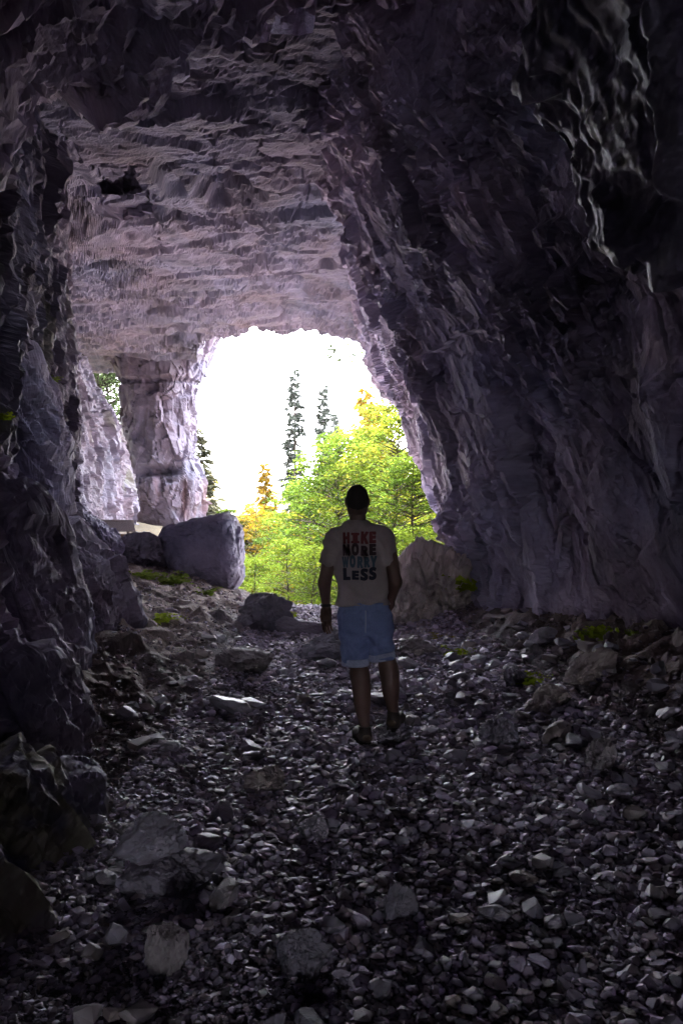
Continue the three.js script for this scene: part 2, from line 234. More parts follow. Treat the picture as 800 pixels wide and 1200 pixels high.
/* ---------- pillar between the two openings ---------- */
{
  const R = table([[0, -5.45], [1.2, -5.42], [1.93, -5.28], [2.8, -5.4], [3.2, -5.62], [3.6, -5.8], [6.2, -5.75], [7, -5.4], [7.9, -5.1], [9, -4.6]]), Lf = table([[0, -8], [1.2, -8], [2.4, -8.3], [6.5, -8.5], [7.4, -8.9], [8.5, -9.6]]);
  const g = sheet(180, 200, (u, v) => {
    const y = lerp(-1.2, 9, v), a = u * Math.PI * 2, r = R(y), l = Lf(y), cx = (r + l) / 2, rx = (r - l) / 2;
    const s = Math.sin(a), c = Math.cos(a), p = 0.75; return [cx + rx * Math.sign(c) * Math.pow(Math.abs(c), p), y, -29.6 + 1.25 * Math.sign(s) * Math.pow(Math.abs(s), p)];
  }, (x, y, z) => {
    const q = flow(x, y, z, 0.25, 0.7), q2 = flow(x, y, z, 0.7, 1.7);
    return 0.14 * (ridge(...q, 2) - 0.4) + 0.15 * facet(...q2, 1.2) + 0.07 * facet(x * 3, y * 2, z * 3, 1.3) + 0.04 * ridge(x * 4, y * 2.5, z * 4, 3) + 0.03 * fbm(x * 6, y * 6, z * 6, 3) - 0.1 * crack(...flow(x, y, z, 0.35, 0.9), 1, 0.03)
      - 0.55 * sstep(0.28, 0.05, Math.abs(y - 3.15 - 0.05 * (x + 7))) * sstep(1.0, 0.4, Math.abs(x + 6.9)) - 0.12 * sstep(0.14, 0.05, Math.abs(y - 6.55)) * sstep(0.5, 0.2, Math.abs(noise(x * 1.3, 1, 1)));
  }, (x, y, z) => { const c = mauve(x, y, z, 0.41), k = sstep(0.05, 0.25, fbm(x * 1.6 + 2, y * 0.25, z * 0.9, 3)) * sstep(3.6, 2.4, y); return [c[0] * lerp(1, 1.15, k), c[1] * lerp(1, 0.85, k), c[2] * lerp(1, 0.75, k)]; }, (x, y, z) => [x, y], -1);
  put(mesh(g, rockMat), 'rock_pillar', 'massive natural rock pillar holding up the arch behind the big boulder', 'rock pillar');
}

/* ---------- near ceiling: hangs lower than the vault, in the dark ---------- */
{
  const edge = table([[-6.5, 3.2], [-4.9, 4.0], [-3.55, 5.2], [-3.4, 5.5], [-3.05, 5.87], [-2.3, 5.98], [-1.85, 6.3], [-1.1, 6.85], [-0.7, 7.1], [-0.3, 7.3], [1, 7.4], [3, 7]].map(([x, y]) => [x * 0.938, 1.6 + (y - 1.6) * 0.938]));
  const g = sheet(300, 210, (u, v) => {
    const x = lerp(-6.5, 3, u), e = edge(x);
    if (v < 0.15) { const t = 1 - v / 0.15; return [x, e + 2.6 * t * t + 0.3 * t, -7.6 - 0.3 * Math.sin(t * 1.6)]; }
    const t = (v - 0.15) / 0.85, d = t < 0.8 ? lerp(7.6, 4, t / 0.8) : lerp(4, -6, (t - 0.8) / 0.2);
    const side = sstep(1.5, 3, Math.abs(x + 0.2)) * sstep(5, 2, d);
    return [x, lerp(e, lerp(5.3, 4.6, side), sstep(7.6, 3.5, d)) - 0.1 * Math.sin(t * 6), -d];
  }, (x, y, z) => { const q = frame2(x, y, z, 0.4, 1.0), q2 = frame2(x, y, z, 0.9, 2.6); return 0.32 * facet(...q, 1.2) + 0.14 * facet(...q2, 1.2) + 0.06 * facet(x * 5, y * 5, z * 5, 1.3) + 0.05 * ridge(x * 3.2, y * 3.2, z * 3.2, 3) + 0.03 * fbm(x * 7, y * 7, z * 7, 3); },
    (x, y, z) => mauve(x, y, z, 0.85), (x, y, z) => [x, z], 1);
  put(mesh(g, rockMat), 'cave_ceiling', 'jagged dark rock ceiling hanging low in front of the paler vault', 'cave ceiling', null, 'structure');
}
function frame2(x, y, z, a, b) { return [(x + 0.5 * z) * a, y * b, (z - 0.5 * x) * b]; }
console.log('near ceiling');

/* ---------- outcrop of tilted slabs along the left side ---------- */
const cropFoot = table([[-3, 1.3], [1, 0.95], [2.4, 1.08], [3, 1.14], [3.4, 1.24], [4.1, 1.42], [4.7, 1.62], [5.5, 2.05], [6.3, 2.2], [7.2, 2.12], [7.9, 2.28], [8.6, 2.7], [9.4, 3.3], [10.5, 4.2]]);
const cropFrame = frame([0.42, -0.85, 0.25], [0.9, 0.4, 0]);
{
  const g = sheet(320, 210, (u, v) => {
    const t = u, d = t < 0.92 ? 10.5 * Math.pow(1.5 / 10.5, t / 0.92) : lerp(1.5, -3, (t - 0.92) / 0.08);
    const f = cropFoot(d) + 0.28 * sstep(1, 2.2, d), top = lerp(2.2, 3.1, sstep(3, 8, d)), s = v * (top + 2.6) - 0.5;
    if (s < top) return [-(f + 0.36 * Math.max(0, s) + 0.09 * Math.max(0, s) * s * 0.5), s, -d];
    return [-(f + 0.36 * top + 0.045 * top * top + (s - top)), top + 0.35 * (s - top), -d];
  }, (x, y, z) => {
    const w = 0.3 * fbm(x, y, z, 2), q = cropFrame(x + w, y, z, 0.45, 1.15), q2 = cropFrame(x, y, z + w, 0.9, 2.7), q3 = cropFrame(x, y, z, 2.2, 8);
    const bl = (-z * 1.15 + 0.55 * y + 1.2 * w), f1 = bl - Math.floor(bl), bs = (-z * 3.3 + 1.9 * y + 2.2 * w + x), f2 = bs - Math.floor(bs); return 0.22 * (0.5 - f1 + sstep(0.93, 1, f1)) + 0.10 * (0.5 - f2 + sstep(0.9, 1, f2)) + 0.2 * facet(...q, 1.4) + 0.12 * facet(...q2, 1.5) + 0.03 * facet(x * 9, y * 9, z * 9, 1.5) + 0.06 * facet(...q3.map(v => v * 0.85), 1.5) + 0.02 * ridge(...q3.map(v => v * 1.7), 2) + 0.02 * fbm(x * 9, y * 9, z * 9, 3) + 0.2 * fbm(x * 0.7, y * 0.7, z * 0.7, 2);
  }, (x, y, z) => { const c = mauve(x, y, z, 0.95), k = sstep(0.02, 0.2, fbm(x * 2 + 3, y * 2, z * 2, 4)) * sstep(4.2, 3.2, -z) * 0.7; return [lerp(c[0], 0.30, k), lerp(c[1], 0.28, k), lerp(c[2], 0.17, k)]; }, (x, y, z) => [z, y], -1);
  put(mesh(g, rockMatNear), 'cave_wall', 'outcrop of tilted dark slabs stepping down to the path beside the stacked stones', 'cave wall', null, 'structure');
}
console.log('outcrop');

/* ---------- rock lump from an outline: full volume, rounded front and back ---------- */
function lump(outline, C, thick, amp, nT, nP, colf, seed = 0, fac = 1.2, pw = 0.6, more = () => 0, fine = 0.5) {
  const pts = outline.map(([x, y]) => [x, y]), n = pts.length; let cx = 0, cy = 0; pts.forEach(p => { cx += p[0] / n; cy += p[1] / n; });
  const radius = a => { const dx = Math.cos(a), dy = Math.sin(a); let best = 0; for (let i = 0; i < n; i++) { const [x1, y1] = pts[i], [x2, y2] = pts[(i + 1) % n], ex = x2 - x1, ey = y2 - y1, den = dx * ey - dy * ex; if (Math.abs(den) < 1e-9) continue; const t = ((x1 - cx) * ey - (y1 - cy) * ex) / den, s = ((x1 - cx) * dy - (y1 - cy) * dx) / den; if (t > 0 && s >= -1e-6 && s <= 1 + 1e-6) best = Math.max(best, t); } return best; };
  const R = []; for (let i = 0; i < nT; i++) R.push(radius(i / (nT - 1) * Math.PI * 2));
  return sheet(nT, nP, (u, v) => {
    const a = u * Math.PI * 2, ph = v * Math.PI, r = R[Math.round(u * (nT - 1))] * Math.pow(Math.sin(ph), pw);
    return [C[0] + cx + r * Math.cos(a), C[1] + cy + r * Math.sin(a), C[2] + thick * Math.sign(Math.cos(ph)) * Math.pow(Math.abs(Math.cos(ph)), 0.8)];
  }, (x, y, z, u, v) => { const e = sstep(0, 0.04, v) * sstep(1, 0.96, v); return e * (amp * facet(x * fac + seed, y * fac, z * fac, 1.2) + amp * 0.45 * facet(x * fac * 2.7, y * fac * 2.7, z * fac * 2.7 + seed, 1.2) + amp * 0.5 * ridge(x * 4, y * 4, z * 4 + seed, 3) + amp * fine * facet(x * fac * 7, y * fac * 7, z * fac * 7 + seed, 1.2) + amp * 0.12 * fbm(x * 14, y * 14, z * 14, 2) + more(x, y, z)); },
    colf, (x, y, z) => [x + 0.3 * z, y + 0.3 * z], -1);
}
const outline = (pts, d, C = [0, 0]) => pts.map(([px, py]) => { const p = at(px, py, d); return [p[0] - C[0], p[1] - C[1]]; });
for (const [d, thick, pts, tint, label] of [
  [9.0, 0.7, [[-40, 380], [0, 383], [24, 398], [36, 440], [46, 474], [56, 520], [64, 562], [70, 606], [40, 640], [-40, 640]], 0, 'tall dark slab high at the back of the outcrop beside the fluted wall'],
  [7.7, 0.75, [[-20, 600], [28, 596], [74, 612], [88, 634], [117, 655], [122, 680], [134, 708], [143, 733], [141, 778], [118, 800], [60, 800], [0, 760]], 0, 'broad dark slab whose corner juts over the scree slope'],
  [5.9, 0.6, [[-60, 560], [0, 566], [20, 590], [40, 640], [58, 690], [82, 752], [92, 792], [88, 850], [40, 860], [-60, 800]], 0, 'steep ribbed slab in the middle of the outcrop'],
  [4.3, 0.5, [[-80, 740], [0, 752], [28, 770], [52, 812], [74, 858], [94, 916], [92, 965], [60, 975], [10, 950], [-80, 930]], 0, 'dark narrow slab pointing down at the edge of the gravel'],
  [3.3, 0.45, [[-120, 915], [0, 925], [34, 945], [62, 968], [80, 1000], [86, 1034], [70, 1090], [40, 1120], [-40, 1130], [-120, 1100]], 1, 'olive stained slab with a rough lit face above the gravel'],
  [2.6, 0.35, [[-140, 1090], [-20, 1100], [8, 1132], [16, 1180], [18, 1290], [-140, 1290]], 1, 'lowest olive slab at the foot of the outcrop'],
]) {
  const g = lump(outline(pts, d), [0, 0, -d - thick * 0.5], thick, 0.025, 130, 90, (x, y, z) => { const c = mauve(x, y, z, 0.8), k = tint * sstep(-0.1, 0.15, fbm(x * 3, y * 3, z * 3, 4)); return [lerp(c[0], 0.34, k), lerp(c[1], 0.32, k), lerp(c[2], 0.24, k)]; }, d * 3, 1.5, 0.34,
    (x, y, z) => { const w = 0.5 * fbm(x * 1.3, y * 1.3, z * 1.3, 2), t = 2.3 * x + 1.25 * y - 1.6 * z + w, f = t - Math.floor(t), t2 = 6.1 * x + 3.4 * y - 3 * z + 2 * w, f2 = t2 - Math.floor(t2); return 0.10 * (f - 0.5 - sstep(0.92, 1, f)) + 0.04 * (f2 - 0.5 - sstep(0.88, 1, f2)) + 0.10 * facet(x * 1.1 + d, y * 0.8, z * 1.1, 1.2) + 0.012 * facet(x * 9, y * 9, z * 9, 1.4); }, 0.3);
  put(mesh(g, rockMatNear), 'rock_slab', label, 'rock slab');
}
{
  const litRidge = (x, y, z) => { const w = 0.25 * fbm(x * 2, y * 2, z * 2, 2); return sstep(0.18, 0.5, 0.5 * ridge(x * 1.5 + 3 + w, y * 1.5, z * 1.5 + w, 1) * 2 - 0.25 + 0.18 * fbm(x * 9, y * 9, z * 9, 3)); };  // ridges raised and coloured pale, standing in for light catching them
  const g = lump(outline([[640, -30], [652, 15], [686, 42], [703, 62], [706, 92], [724, 130], [737, 165], [752, 192], [766, 232], [790, 246], [850, 255], [940, 230], [1010, 120], [1010, -60], [900, -160], [720, -140]], 2.9), [0, 0, -3.1], 0.7, 0.09, 200, 130,
    (x, y, z) => { const c = mauve(x, y, z, 0.55), k = litRidge(x, y, z); return c.map((v, i) => lerp(v, [0.74, 0.68, 0.74][i], k)); }, 5, 1.1, 0.6, (x, y, z) => 0.09 * litRidge(x, y, z), 0.15);
  put(mesh(g, rockSmooth), 'hanging_rock', 'lobed rock hanging from the ceiling, light on its ridges painted pale', 'rock');
}

/* ---------- the passage behind the viewer, open at its far end, and the hill above ---------- */
{
  const g = sheet(90, 60, (u, v) => { const a = lerp(-0.12, Math.PI + 0.12, u), z = lerp(-1.5, 16, v), w = lerp(3.6, 1.5, sstep(4, 14, z)), h = lerp(6.0, 3.1, sstep(2, 14, z)), s = Math.sin(a); return [w * Math.cos(a) + 1.2 * sstep(5, 20, z), h * Math.sign(s) * Math.pow(Math.abs(s), 0.7) - 0.3, z]; },
    (x, y, z) => 0.45 * facet(x * 0.6, y * 0.6, z * 0.6) + 0.25 * fbm(x, y, z, 3), (x, y, z) => mauve(x, y, z, 0.9), (x, y, z) => [z, y + x], 1);
  put(mesh(g, rockMat), 'cave_wall', 'rock passage running on behind the viewer', 'cave wall', null, 'structure');
  const h = sheet(160, 64, (u, v) => { const x = lerp(-75, 75, u), z = lerp(-26.6, 16, v), e = Math.pow(Math.abs(x + 3) / 75, 3); return [x, lerp(15 + 3 * Math.sin(v * 3) - 7 * sstep(0.75, 1, v) - 6 * sstep(9, 2, Math.hypot(x + 2, z + 9.8)), 2, e), z]; },
    (x, y, z) => 1.2 * fbm(x * 0.12, y * 0.12, z * 0.12, 3), (x, y, z) => [0.07, 0.08, 0.035], (x, y, z) => [x, z], 1, (x, y, z) => x > -3.4 && x < -0.2 && z < -7.8 && z > -10.0);
  const ring = [[-3.2, -7.85], [-3.2, -9.7], [-2.9, -9.6], [-2.5, -9.3], [-1.5, -8.65], [-0.8, -8.5], [-0.3, -8.4], [-0.3, -7.85], [-3.2, -7.85]];
  const shaft = sheet(120, 50, (u, v) => { const t = u * 8, i = Math.min(7, Math.floor(t)), f = t - i, k = 1 + 0.35 * v; return [-2.1 + (lerp(ring[i][0], ring[i + 1][0], f) + 2.1) * k, 6.9 + 5.6 * v, -9.0 + (lerp(ring[i][1], ring[i + 1][1], f) + 9.0) * k]; }, (x, y, z) => 0.12 * facet(x * 2, y * 2, z * 2), (x, y, z) => mauve(x, y, z, 1), (x, y, z) => [x + z, y], 1);
  put(mesh(shaft, rockMat), 'cave_wall', 'rock chimney opening to the sky above the low ceiling edge', 'cave wall', null, 'structure');
  put(mesh(h, std({ vertexColors: true, roughness: 1 })), 'hill', 'grassy hill lying over the cave', 'hill', null, 'structure');
}
console.log('shell');
/* ---------- loose stones and boulders ---------- */
function stoneGeo(seed, detail, { planes = 11, rough = 0.05, dims = [1, 1, 1], extra = [], hard = 60, crease = 0.32 } = {}) {
  const r = rng(seed), ns = [];
  for (let i = 0; i < planes; i++) { const z = r() * 2 - 1, a = r() * 6.283, q = Math.sqrt(1 - z * z); ns.push([q * Math.cos(a), z, q * Math.sin(a), 0.62 + 0.33 * r()]); }
  ns.push(...extra);
  let g = new THREE.IcosahedronGeometry(1, detail); g.deleteAttribute('uv'); g.deleteAttribute('normal'); g = mergeVertices(g, 1e-4);
  const p = g.attributes.position, C = new Float32Array(p.count * 3), U = new Float32Array(p.count * 2);
  for (let i = 0; i < p.count; i++) {
    let x = p.getX(i), y = p.getY(i), z = p.getZ(i), k = 0;
    for (const [nx, ny, nz, h] of ns) { const c = (x * nx + y * ny + z * nz) / h; if (c > 0) k += Math.pow(c, hard); }
    let R = Math.min(1.15, Math.pow(k, -1 / hard));
    R *= 1 + rough * ((detail > 5 ? 0.9 * facet(x * 2.1 + seed, y * 2.1, z * 2.1) : 0) + 1.6 * fbm(x * 2.2 + seed, y * 2.2, z * 2.2, 3) + (detail > 5 ? 0.9 * ridge(x * 4 + seed, y * 4, z * 4, 3) + 0.5 * facet(x * 5, y * 5 + seed, z * 5) : 0));
    p.setXYZ(i, x * R * dims[0], y * R * dims[1], z * R * dims[2]);
    const m = 1 + 0.5 * fbm(x * 1.5 + seed * 3, y * 1.5, z * 1.5, 3) + (detail > 5 ? 0.35 * fbm(x * 7, y * 7, z * 7 + seed, 3) : 0); C[i * 3] = C[i * 3 + 1] = C[i * 3 + 2] = m;
    U[i * 2] = x * dims[0] + 0.4 * z * dims[2]; U[i * 2 + 1] = y * dims[1] + 0.4 * z * dims[2];
  }
  g.setAttribute('color', new THREE.BufferAttribute(C, 3)); g.setAttribute('uv', new THREE.BufferAttribute(U, 2)); if (detail < 6) return toCreasedNormals(g, crease); g.computeVertexNormals(); return g;
}
const stoneMat = (r, g, b, rough = 0.42) => std({ color: lin(r, g, b), vertexColors: true, map: rockColor, bumpMap: rockBump, bumpScale: 0.006, roughness: rough });
const stoneMats = [stoneMat(0.34, 0.315, 0.375, 0.5), stoneMat(0.22, 0.205, 0.25, 0.45), stoneMat(0.42, 0.39, 0.45, 0.5), stoneMat(0.30, 0.265, 0.28, 0.55), stoneMat(0.34, 0.285, 0.275, 0.55)];
const bigMats = stoneMats.map((m, i) => { const c = m.clone(); c.bumpScale = 0.02; c.flatShading = true; c.roughness = 0.65; return c; });
const stoneWords = ['grey angular', 'dark slaty', 'pale grey', 'brownish grey', 'rusty tan'];

/* boulders that can be told apart: [photo px, py of the base, width px, height px, shape seed, material, name, label, turn, depth share] */
function restAt(px, py, wpx, hpx, seed, mat, name, label, { turn = 0, deep = 0.9, detail = 15, rough = 0.10, planes = 13, sink = 0.22, lift = 0, category = 'boulder', tilt = 0, group } = {}) {
  const [x, y, z] = groundHit(px, py), s = -z / FPX, w = wpx * s, h = hpx * s;
  const g = stoneGeo(seed, detail, { planes, rough, hard: 20, dims: [w * 0.53, h * (0.55 + sink * 0.4), w * 0.53 * deep] });
  g.computeBoundingBox(); const b = g.boundingBox;
  const o = mesh(g, bigMats[stoneMats.indexOf(mat)]); o.position.set(x, y - b.min.y - sink * h + lift, z - w * 0.3 * deep); o.rotation.set(0, turn, tilt);
  return put(o, name, label, category, group);
}
{
  const g = lump(outline([[181, 628], [188, 617], [225, 608], [262, 600], [272, 606], [278, 625], [280, 655], [281, 682], [274, 692], [250, 696], [215, 690], [186, 655]], 14), [0, 0, -14.5], 0.72, 0.035, 150, 100, (x, y, z) => mauve(x, y, z, 0.72), 8, 1.4, 0.42);
  put(mesh(g, rockMatNear), 'boulder', 'huge squarish boulder with a flat face standing in front of the rock pillar', 'boulder');
  const g2 = lump(outline([[70, 617], [78, 606], [90, 601], [103, 609], [126, 625], [137, 640], [134, 655], [112, 660], [80, 645]], 13), [0, 0, -13.3], 0.45, 0.05, 110, 70, (x, y, z) => mauve(x, y, z, 0.7), 12, 2.0, 0.45);
  put(mesh(g2, rockMatNear), 'boulder', 'dark pointed boulder leaning in front of the roofed notice board', 'boulder');
}
restAt(158, 660, 46, 36, 31, stoneMats[1], 'boulder', 'low grey boulder between the notice board and the huge squarish boulder');
restAt(180, 664, 28, 24, 32, stoneMats[0], 'boulder', 'small grey boulder at the foot of the huge squarish boulder');
restAt(306, 740, 56, 40, 33, stoneMats[1], 'boulder', 'dark rounded boulder on the slope edge where the wood shows behind', { deep: 0.8 });
restAt(284, 790, 66, 34, 34, stoneMats[3], 'boulder', 'brown lumpy boulder half sunk in the scree slope', { sink: 0.3 });
restAt(383, 775, 58, 32, 35, stoneMats[1], 'boulder', 'black flat boulder lying across the path beside the hanging hand', { deep: 0.6 });
restAt(352, 745, 60, 22, 36, stoneMats[0], 'boulder', 'long low grey boulder at the path crest beyond the black flat boulder', { deep: 0.5 });
restAt(420, 728, 50, 18, 37, stoneMats[0], 'boulder', 'pale low boulder on the crest behind the standing person', { deep: 0.5 });
restAt(485, 772, 44, 20, 38, stoneMats[3], 'boulder', 'tan slab of rock beside the path below the crumbling mound', { deep: 0.7 });
restAt(695, 800, 62, 32, 41, stoneMats[4], 'boulder', 'long reddish boulder bedded in the earthy bank under the leaning wall', { turn: 0.3, deep: 0.5, tilt: 0.3 });
restAt(642, 838, 50, 30, 42, stoneMats[4], 'boulder', 'tan wedge of rock at the bottom of the earthy bank', { turn: -0.4, tilt: 0.2 });
restAt(604, 808, 24, 26, 43, stoneMats[1], 'boulder', 'small dark upright block at the foot of the earthy bank', { sink: 0.15 });
/* the stacked pair and other single stones of the near path */
restAt(192, 1062, 104, 56, 51, stoneMats[1], 'boulder', 'broad dark boulder carrying a smooth grey stone on top', { sink: 0.2, deep: 0.8 });
restAt(180, 1056, 84, 56, 52, stoneMats[0], 'stone', 'smooth grey stone balanced on the broad dark boulder', { sink: 0.0, lift: 0.13, deep: 0.75, planes: 18, rough: 0.08, turn: 0.7, category: 'stone' });
restAt(194, 1148, 40, 60, 53, stoneMats[3], 'stone', 'upright block of brownish stone with a flat top', { sink: 0.15, category: 'stone' });
restAt(352, 1152, 52, 42, 54, stoneMats[1], 'stone', 'black blocky stone lying alone on fine gravel', { category: 'stone' });
restAt(312, 936, 42, 28, 55, stoneMats[4], 'stone', 'rusty brown rounded stone on the edge of the gravel path', { category: 'stone' });
restAt(370, 992, 34, 24, 56, stoneMats[2], 'stone', 'pale blunt stone in the middle of the gravel path', { category: 'stone' });
restAt(466, 1090, 38, 34, 57, stoneMats[1], 'stone', 'dark square stone standing on small gravel', { category: 'stone' });
restAt(462, 877, 40, 22, 58, stoneMats[1], 'stone', 'dark block of stone under the raised shoe', { sink: 0.12, deep: 0.9, planes: 14, category: 'stone' });
restAt(707, 910, 36, 32, 59, stoneMats[3], 'stone', 'brown rounded stone at the lower edge of the earthy bank', { category: 'stone' });
restAt(586, 884, 38, 34, 60, stoneMats[1], 'stone', 'dark knobbly stone on the path below the small upright block', { category: 'stone' });

/* crumbling mound at the foot of the leaning wall */
for (const [px, py, w, h, seed, label] of [[492, 742, 84, 84, 71, 'tan crumbling mound of earth and rock under the end of the leaning wall'], [528, 748, 62, 62, 72, 'tan rounded lump beside the crumbling mound'], [470, 742, 50, 40, 73, 'low tan lump at the outer side of the crumbling mound']]) {
  const d = 12.2 - (seed - 71) * 0.3, s = d / FPX, c = at(px, py, d), g = stoneGeo(seed, 22, { planes: 9, rough: 0.16, hard: 10, dims: [w * s * 0.64, h * s * 0.76, w * s * 0.7] });
  const o = mesh(g, std({ color: lin(0.50, 0.42, 0.40), vertexColors: true, map: dirtColor, bumpMap: dirtBump, bumpScale: 0.03, roughness: 0.95 })); o.position.set(c[0] + 0.02, ground(c[0], c[2]) + 0.1, c[2]); put(o, 'earth_mound', label, 'mound');
}

/* single stones: the 300 or so that show largest */
function shard(seed, flat, wide) { /* broken stone with sharp flat faces */
  const r = rng(seed), pts = []; for (let i = 0; i < 15; i++) { const z = r() * 2 - 1, a = r() * 6.283, q = Math.sqrt(1 - z * z), k = 0.8 + 0.3 * r(); pts.push(new THREE.Vector3(q * Math.cos(a) * k, z * flat * k, q * Math.sin(a) * wide * k)); }
  const g = new ConvexGeometry(pts), p = g.attributes.position, C = new Float32Array(p.count * 3), U = new Float32Array(p.count * 2);
  for (let i = 0; i < p.count; i++) { C[i * 3] = C[i * 3 + 1] = C[i * 3 + 2] = 1 + 0.4 * noise(p.getX(i) * 2 + seed, p.getY(i) * 2, p.getZ(i) * 2); U[i * 2] = p.getX(i) * 0.06 + 0.02 * p.getZ(i); U[i * 2 + 1] = p.getY(i) * 0.06 + 0.04 * p.getZ(i); }
  g.setAttribute('color', new THREE.BufferAttribute(C, 3)); g.setAttribute('uv', new THREE.BufferAttribute(U, 2)); return g;
}
const stoneShapes = []; for (let i = 0; i < 14; i++) stoneShapes.push(i % 3 ? shard(200 + i, 0.4 + 0.3 * ((i * 7) % 5) / 4, 0.7 + 0.25 * ((i * 3) % 4) / 3) : stoneGeo(200 + i, 3, { planes: 9 + i % 5, rough: 0.1, dims: [1, 0.5, 0.8] }));
function scatterSpot(r, near, far) {
  for (;;) {
    const d = Math.sqrt(near * near + r() * (far * far - near * near)), x = (r() * 2 - 1) * (d * 0.48 + 0.9);
    if (x > leftFoot(d) - 2.6 && x < rightFoot(d) + 1.9 && x > -cropFoot(d) - 0.1) return [x, d];
  }
}
{
  const r = rng(99); let n = 0;
  while (n < 285) {
    const d = 2.1 + 7.5 * Math.pow(r(), 1.35), x = (r() * 2 - 1) * (d * 0.47), off = x < 0.1 ? 0.45 : 1;
    if (x < leftFoot(d) - 0.5 || x > rightFoot(d) + 0.9 || r() > off || x < -cropFoot(d) + 0.1) continue;
    if (Math.abs(x - 0.12) < 0.26 && Math.abs(d - 5.2) < 0.35) continue;
    const s = (0.030 + 0.05 * Math.pow(r(), 2)) * clamp(0.45 + 0.16 * d, 0, 1.5), m = [0, 0, 1, 1, 2, 2, 3, 4][Math.floor(r() * 8)], k = Math.floor(r() * 14);
    const o = mesh(stoneShapes[k], stoneMats[m]); o.scale.setScalar(s * (r() < 0.1 && d > 3.5 ? 1.5 : 1)); o.position.set(x, ground(x, -d) + 0.03 + s * 0.35, -d); o.rotation.set((r() - 0.5) * 0.7, r() * 6.28, (r() - 0.5) * 0.7);
    const zone = d > 6.4 ? 'on the path beyond the person' : Math.abs(d - 5.2) < 0.9 && Math.abs(x - 0.15) < 0.8 ? 'around the feet of the person' : x > rightFoot(d) - 0.25 ? 'along the foot of the earthy bank' : x < -0.35 ? 'near the slab outcrop and stacked stones' : 'on the open gravel short of the person';
    put(o, 'loose_stone', stoneWords[m] + ' stone lying loose ' + zone, 'stone', stoneWords[m] + ' stones ' + zone); n++;
  }
}
/* the rest of the gravel */
{
  const r = rng(5), heap = new THREE.Group(); put(heap, 'gravel', 'small grey stones and gravel covering the cave floor', 'gravel', null, 'stuff');
  const M = new THREE.Matrix4(), Q = new THREE.Quaternion(), E = new THREE.Euler(), S = new THREE.Vector3(), T = new THREE.Vector3(), col = new THREE.Color();
  const tones = [[1, 0.95, 1.02], [0.72, 0.68, 0.75], [1.22, 1.16, 1.2], [0.85, 0.76, 0.72], [1.02, 0.84, 0.75]];
  const base = std({ color: lin(0.45, 0.41, 0.50), vertexColors: true, roughness: 0.64 });
  for (let k = 0; k < 8; k++) {
    const g = shard(300 + k, 0.3 + 0.3 * (k % 4) / 3, 0.6 + 0.3 * (k % 3) / 2); g.deleteAttribute('uv');
    const n = 40000, im = new THREE.InstancedMesh(g, base, n); im.castShadow = im.receiveShadow = true; im.name = 'stones';
    for (let i = 0; i < n; i++) {
      const [x, d] = scatterSpot(r, 1.3, r() < 0.45 ? 5.5 : r() < 0.8 ? 14 : 24), L = leftFoot(d) - x, R = x - rightFoot(d), bank = sstep(-0.1, 0.8, Math.max(L, R)), patch = fbm(x * 1.1, 7, d * 1.1, 2);
      if (bank > 0.35 && r() < 0.7) { i--; continue; }
      let s = 0.0055 + 0.036 * Math.pow(r(), 4.5) * (1 + 1.5 * patch); s *= lerp(x < 0 ? 0.85 : 1.12, 0.72, bank) * clamp(0.45 + 0.13 * d, 0, 1.2); if (bank > 0.35 && r() < (R > 0 ? 0.72 : 0.66)) s *= 0.42; if (bank < 0.3 && r() < 0.25) s *= 1.35; if (bank > 0.5 && r() < 0.04) s *= 2;
      T.set(x, ground(x, -d) + 0.012 + s * (0.1 + 0.55 * r()) - bank * 0.006, -d); Q.setFromEuler(E.set((r() - 0.5) * 0.9, r() * 6.28, (r() - 0.5) * 0.9)); S.set(s, s * (0.7 + 0.6 * r()), s);
      im.setMatrixAt(i, M.compose(T, Q, S)); const t = tones[bank > 0.3 && r() < 0.75 ? 3 + (r() < 0.5 ? 1 : 0) : Math.floor(r() * 4)], v = (0.4 + 0.8 * r()) * (bank > 0.3 ? 0.75 : 1); im.setColorAt(i, col.setRGB(t[0] * v, t[1] * v, t[2] * v));
    }
    heap.add(im);
  }
}
console.log('stones');
/* ---------- foliage building ---------- */
class Leaves {
  constructor() { this.p = []; this.n = []; this.c = []; }
  /* a leaf: a folded diamond from root along dir, w wide, across = sideways */
  leaf(o, dir, across, len, w, c, droop = 0) {
    const [dx, dy, dz] = dir, [ax, ay, az] = across, m = [o[0] + dx * len * 0.5, o[1] + dy * len * 0.5, o[2] + dz * len * 0.5], t = [o[0] + dx * len, o[1] + dy * len - droop * len, o[2] + dz * len];
    const l = [m[0] + ax * w / 2, m[1] + ay * w / 2, m[2] + az * w / 2], r = [m[0] - ax * w / 2, m[1] - ay * w / 2, m[2] - az * w / 2];
    let nx = dy * az - dz * ay, ny = dz * ax - dx * az, nz = dx * ay - dy * ax; const q = -1 / (Math.hypot(nx, ny, nz) || 1); nx *= q; ny *= q; nz *= q;
    this.p.push(...o, ...l, ...t, ...o, ...t, ...r); for (let i = 0; i < 6; i++) { this.n.push(nx, ny, nz); this.c.push(c[0], c[1], c[2]); }
  }
  geo() { const g = new THREE.BufferGeometry(); g.setAttribute('position', new THREE.Float32BufferAttribute(this.p, 3)); g.setAttribute('normal', new THREE.Float32BufferAttribute(this.n, 3)); g.setAttribute('color', new THREE.Float32BufferAttribute(this.c, 3)); return g; }
}
const unit = (x, y, z) => { const q = 1 / (Math.hypot(x, y, z) || 1); return [x * q, y * q, z * q]; };
const leafMat = new THREE.MeshPhysicalMaterial({ vertexColors: true, roughness: 0.95, transmission: 0.6, thickness: 0, specularIntensity: 0 });
const herbMat = new THREE.MeshPhysicalMaterial({ vertexColors: true, roughness: 0.8, transmission: 0.3, thickness: 0, specularIntensity: 0.05 });
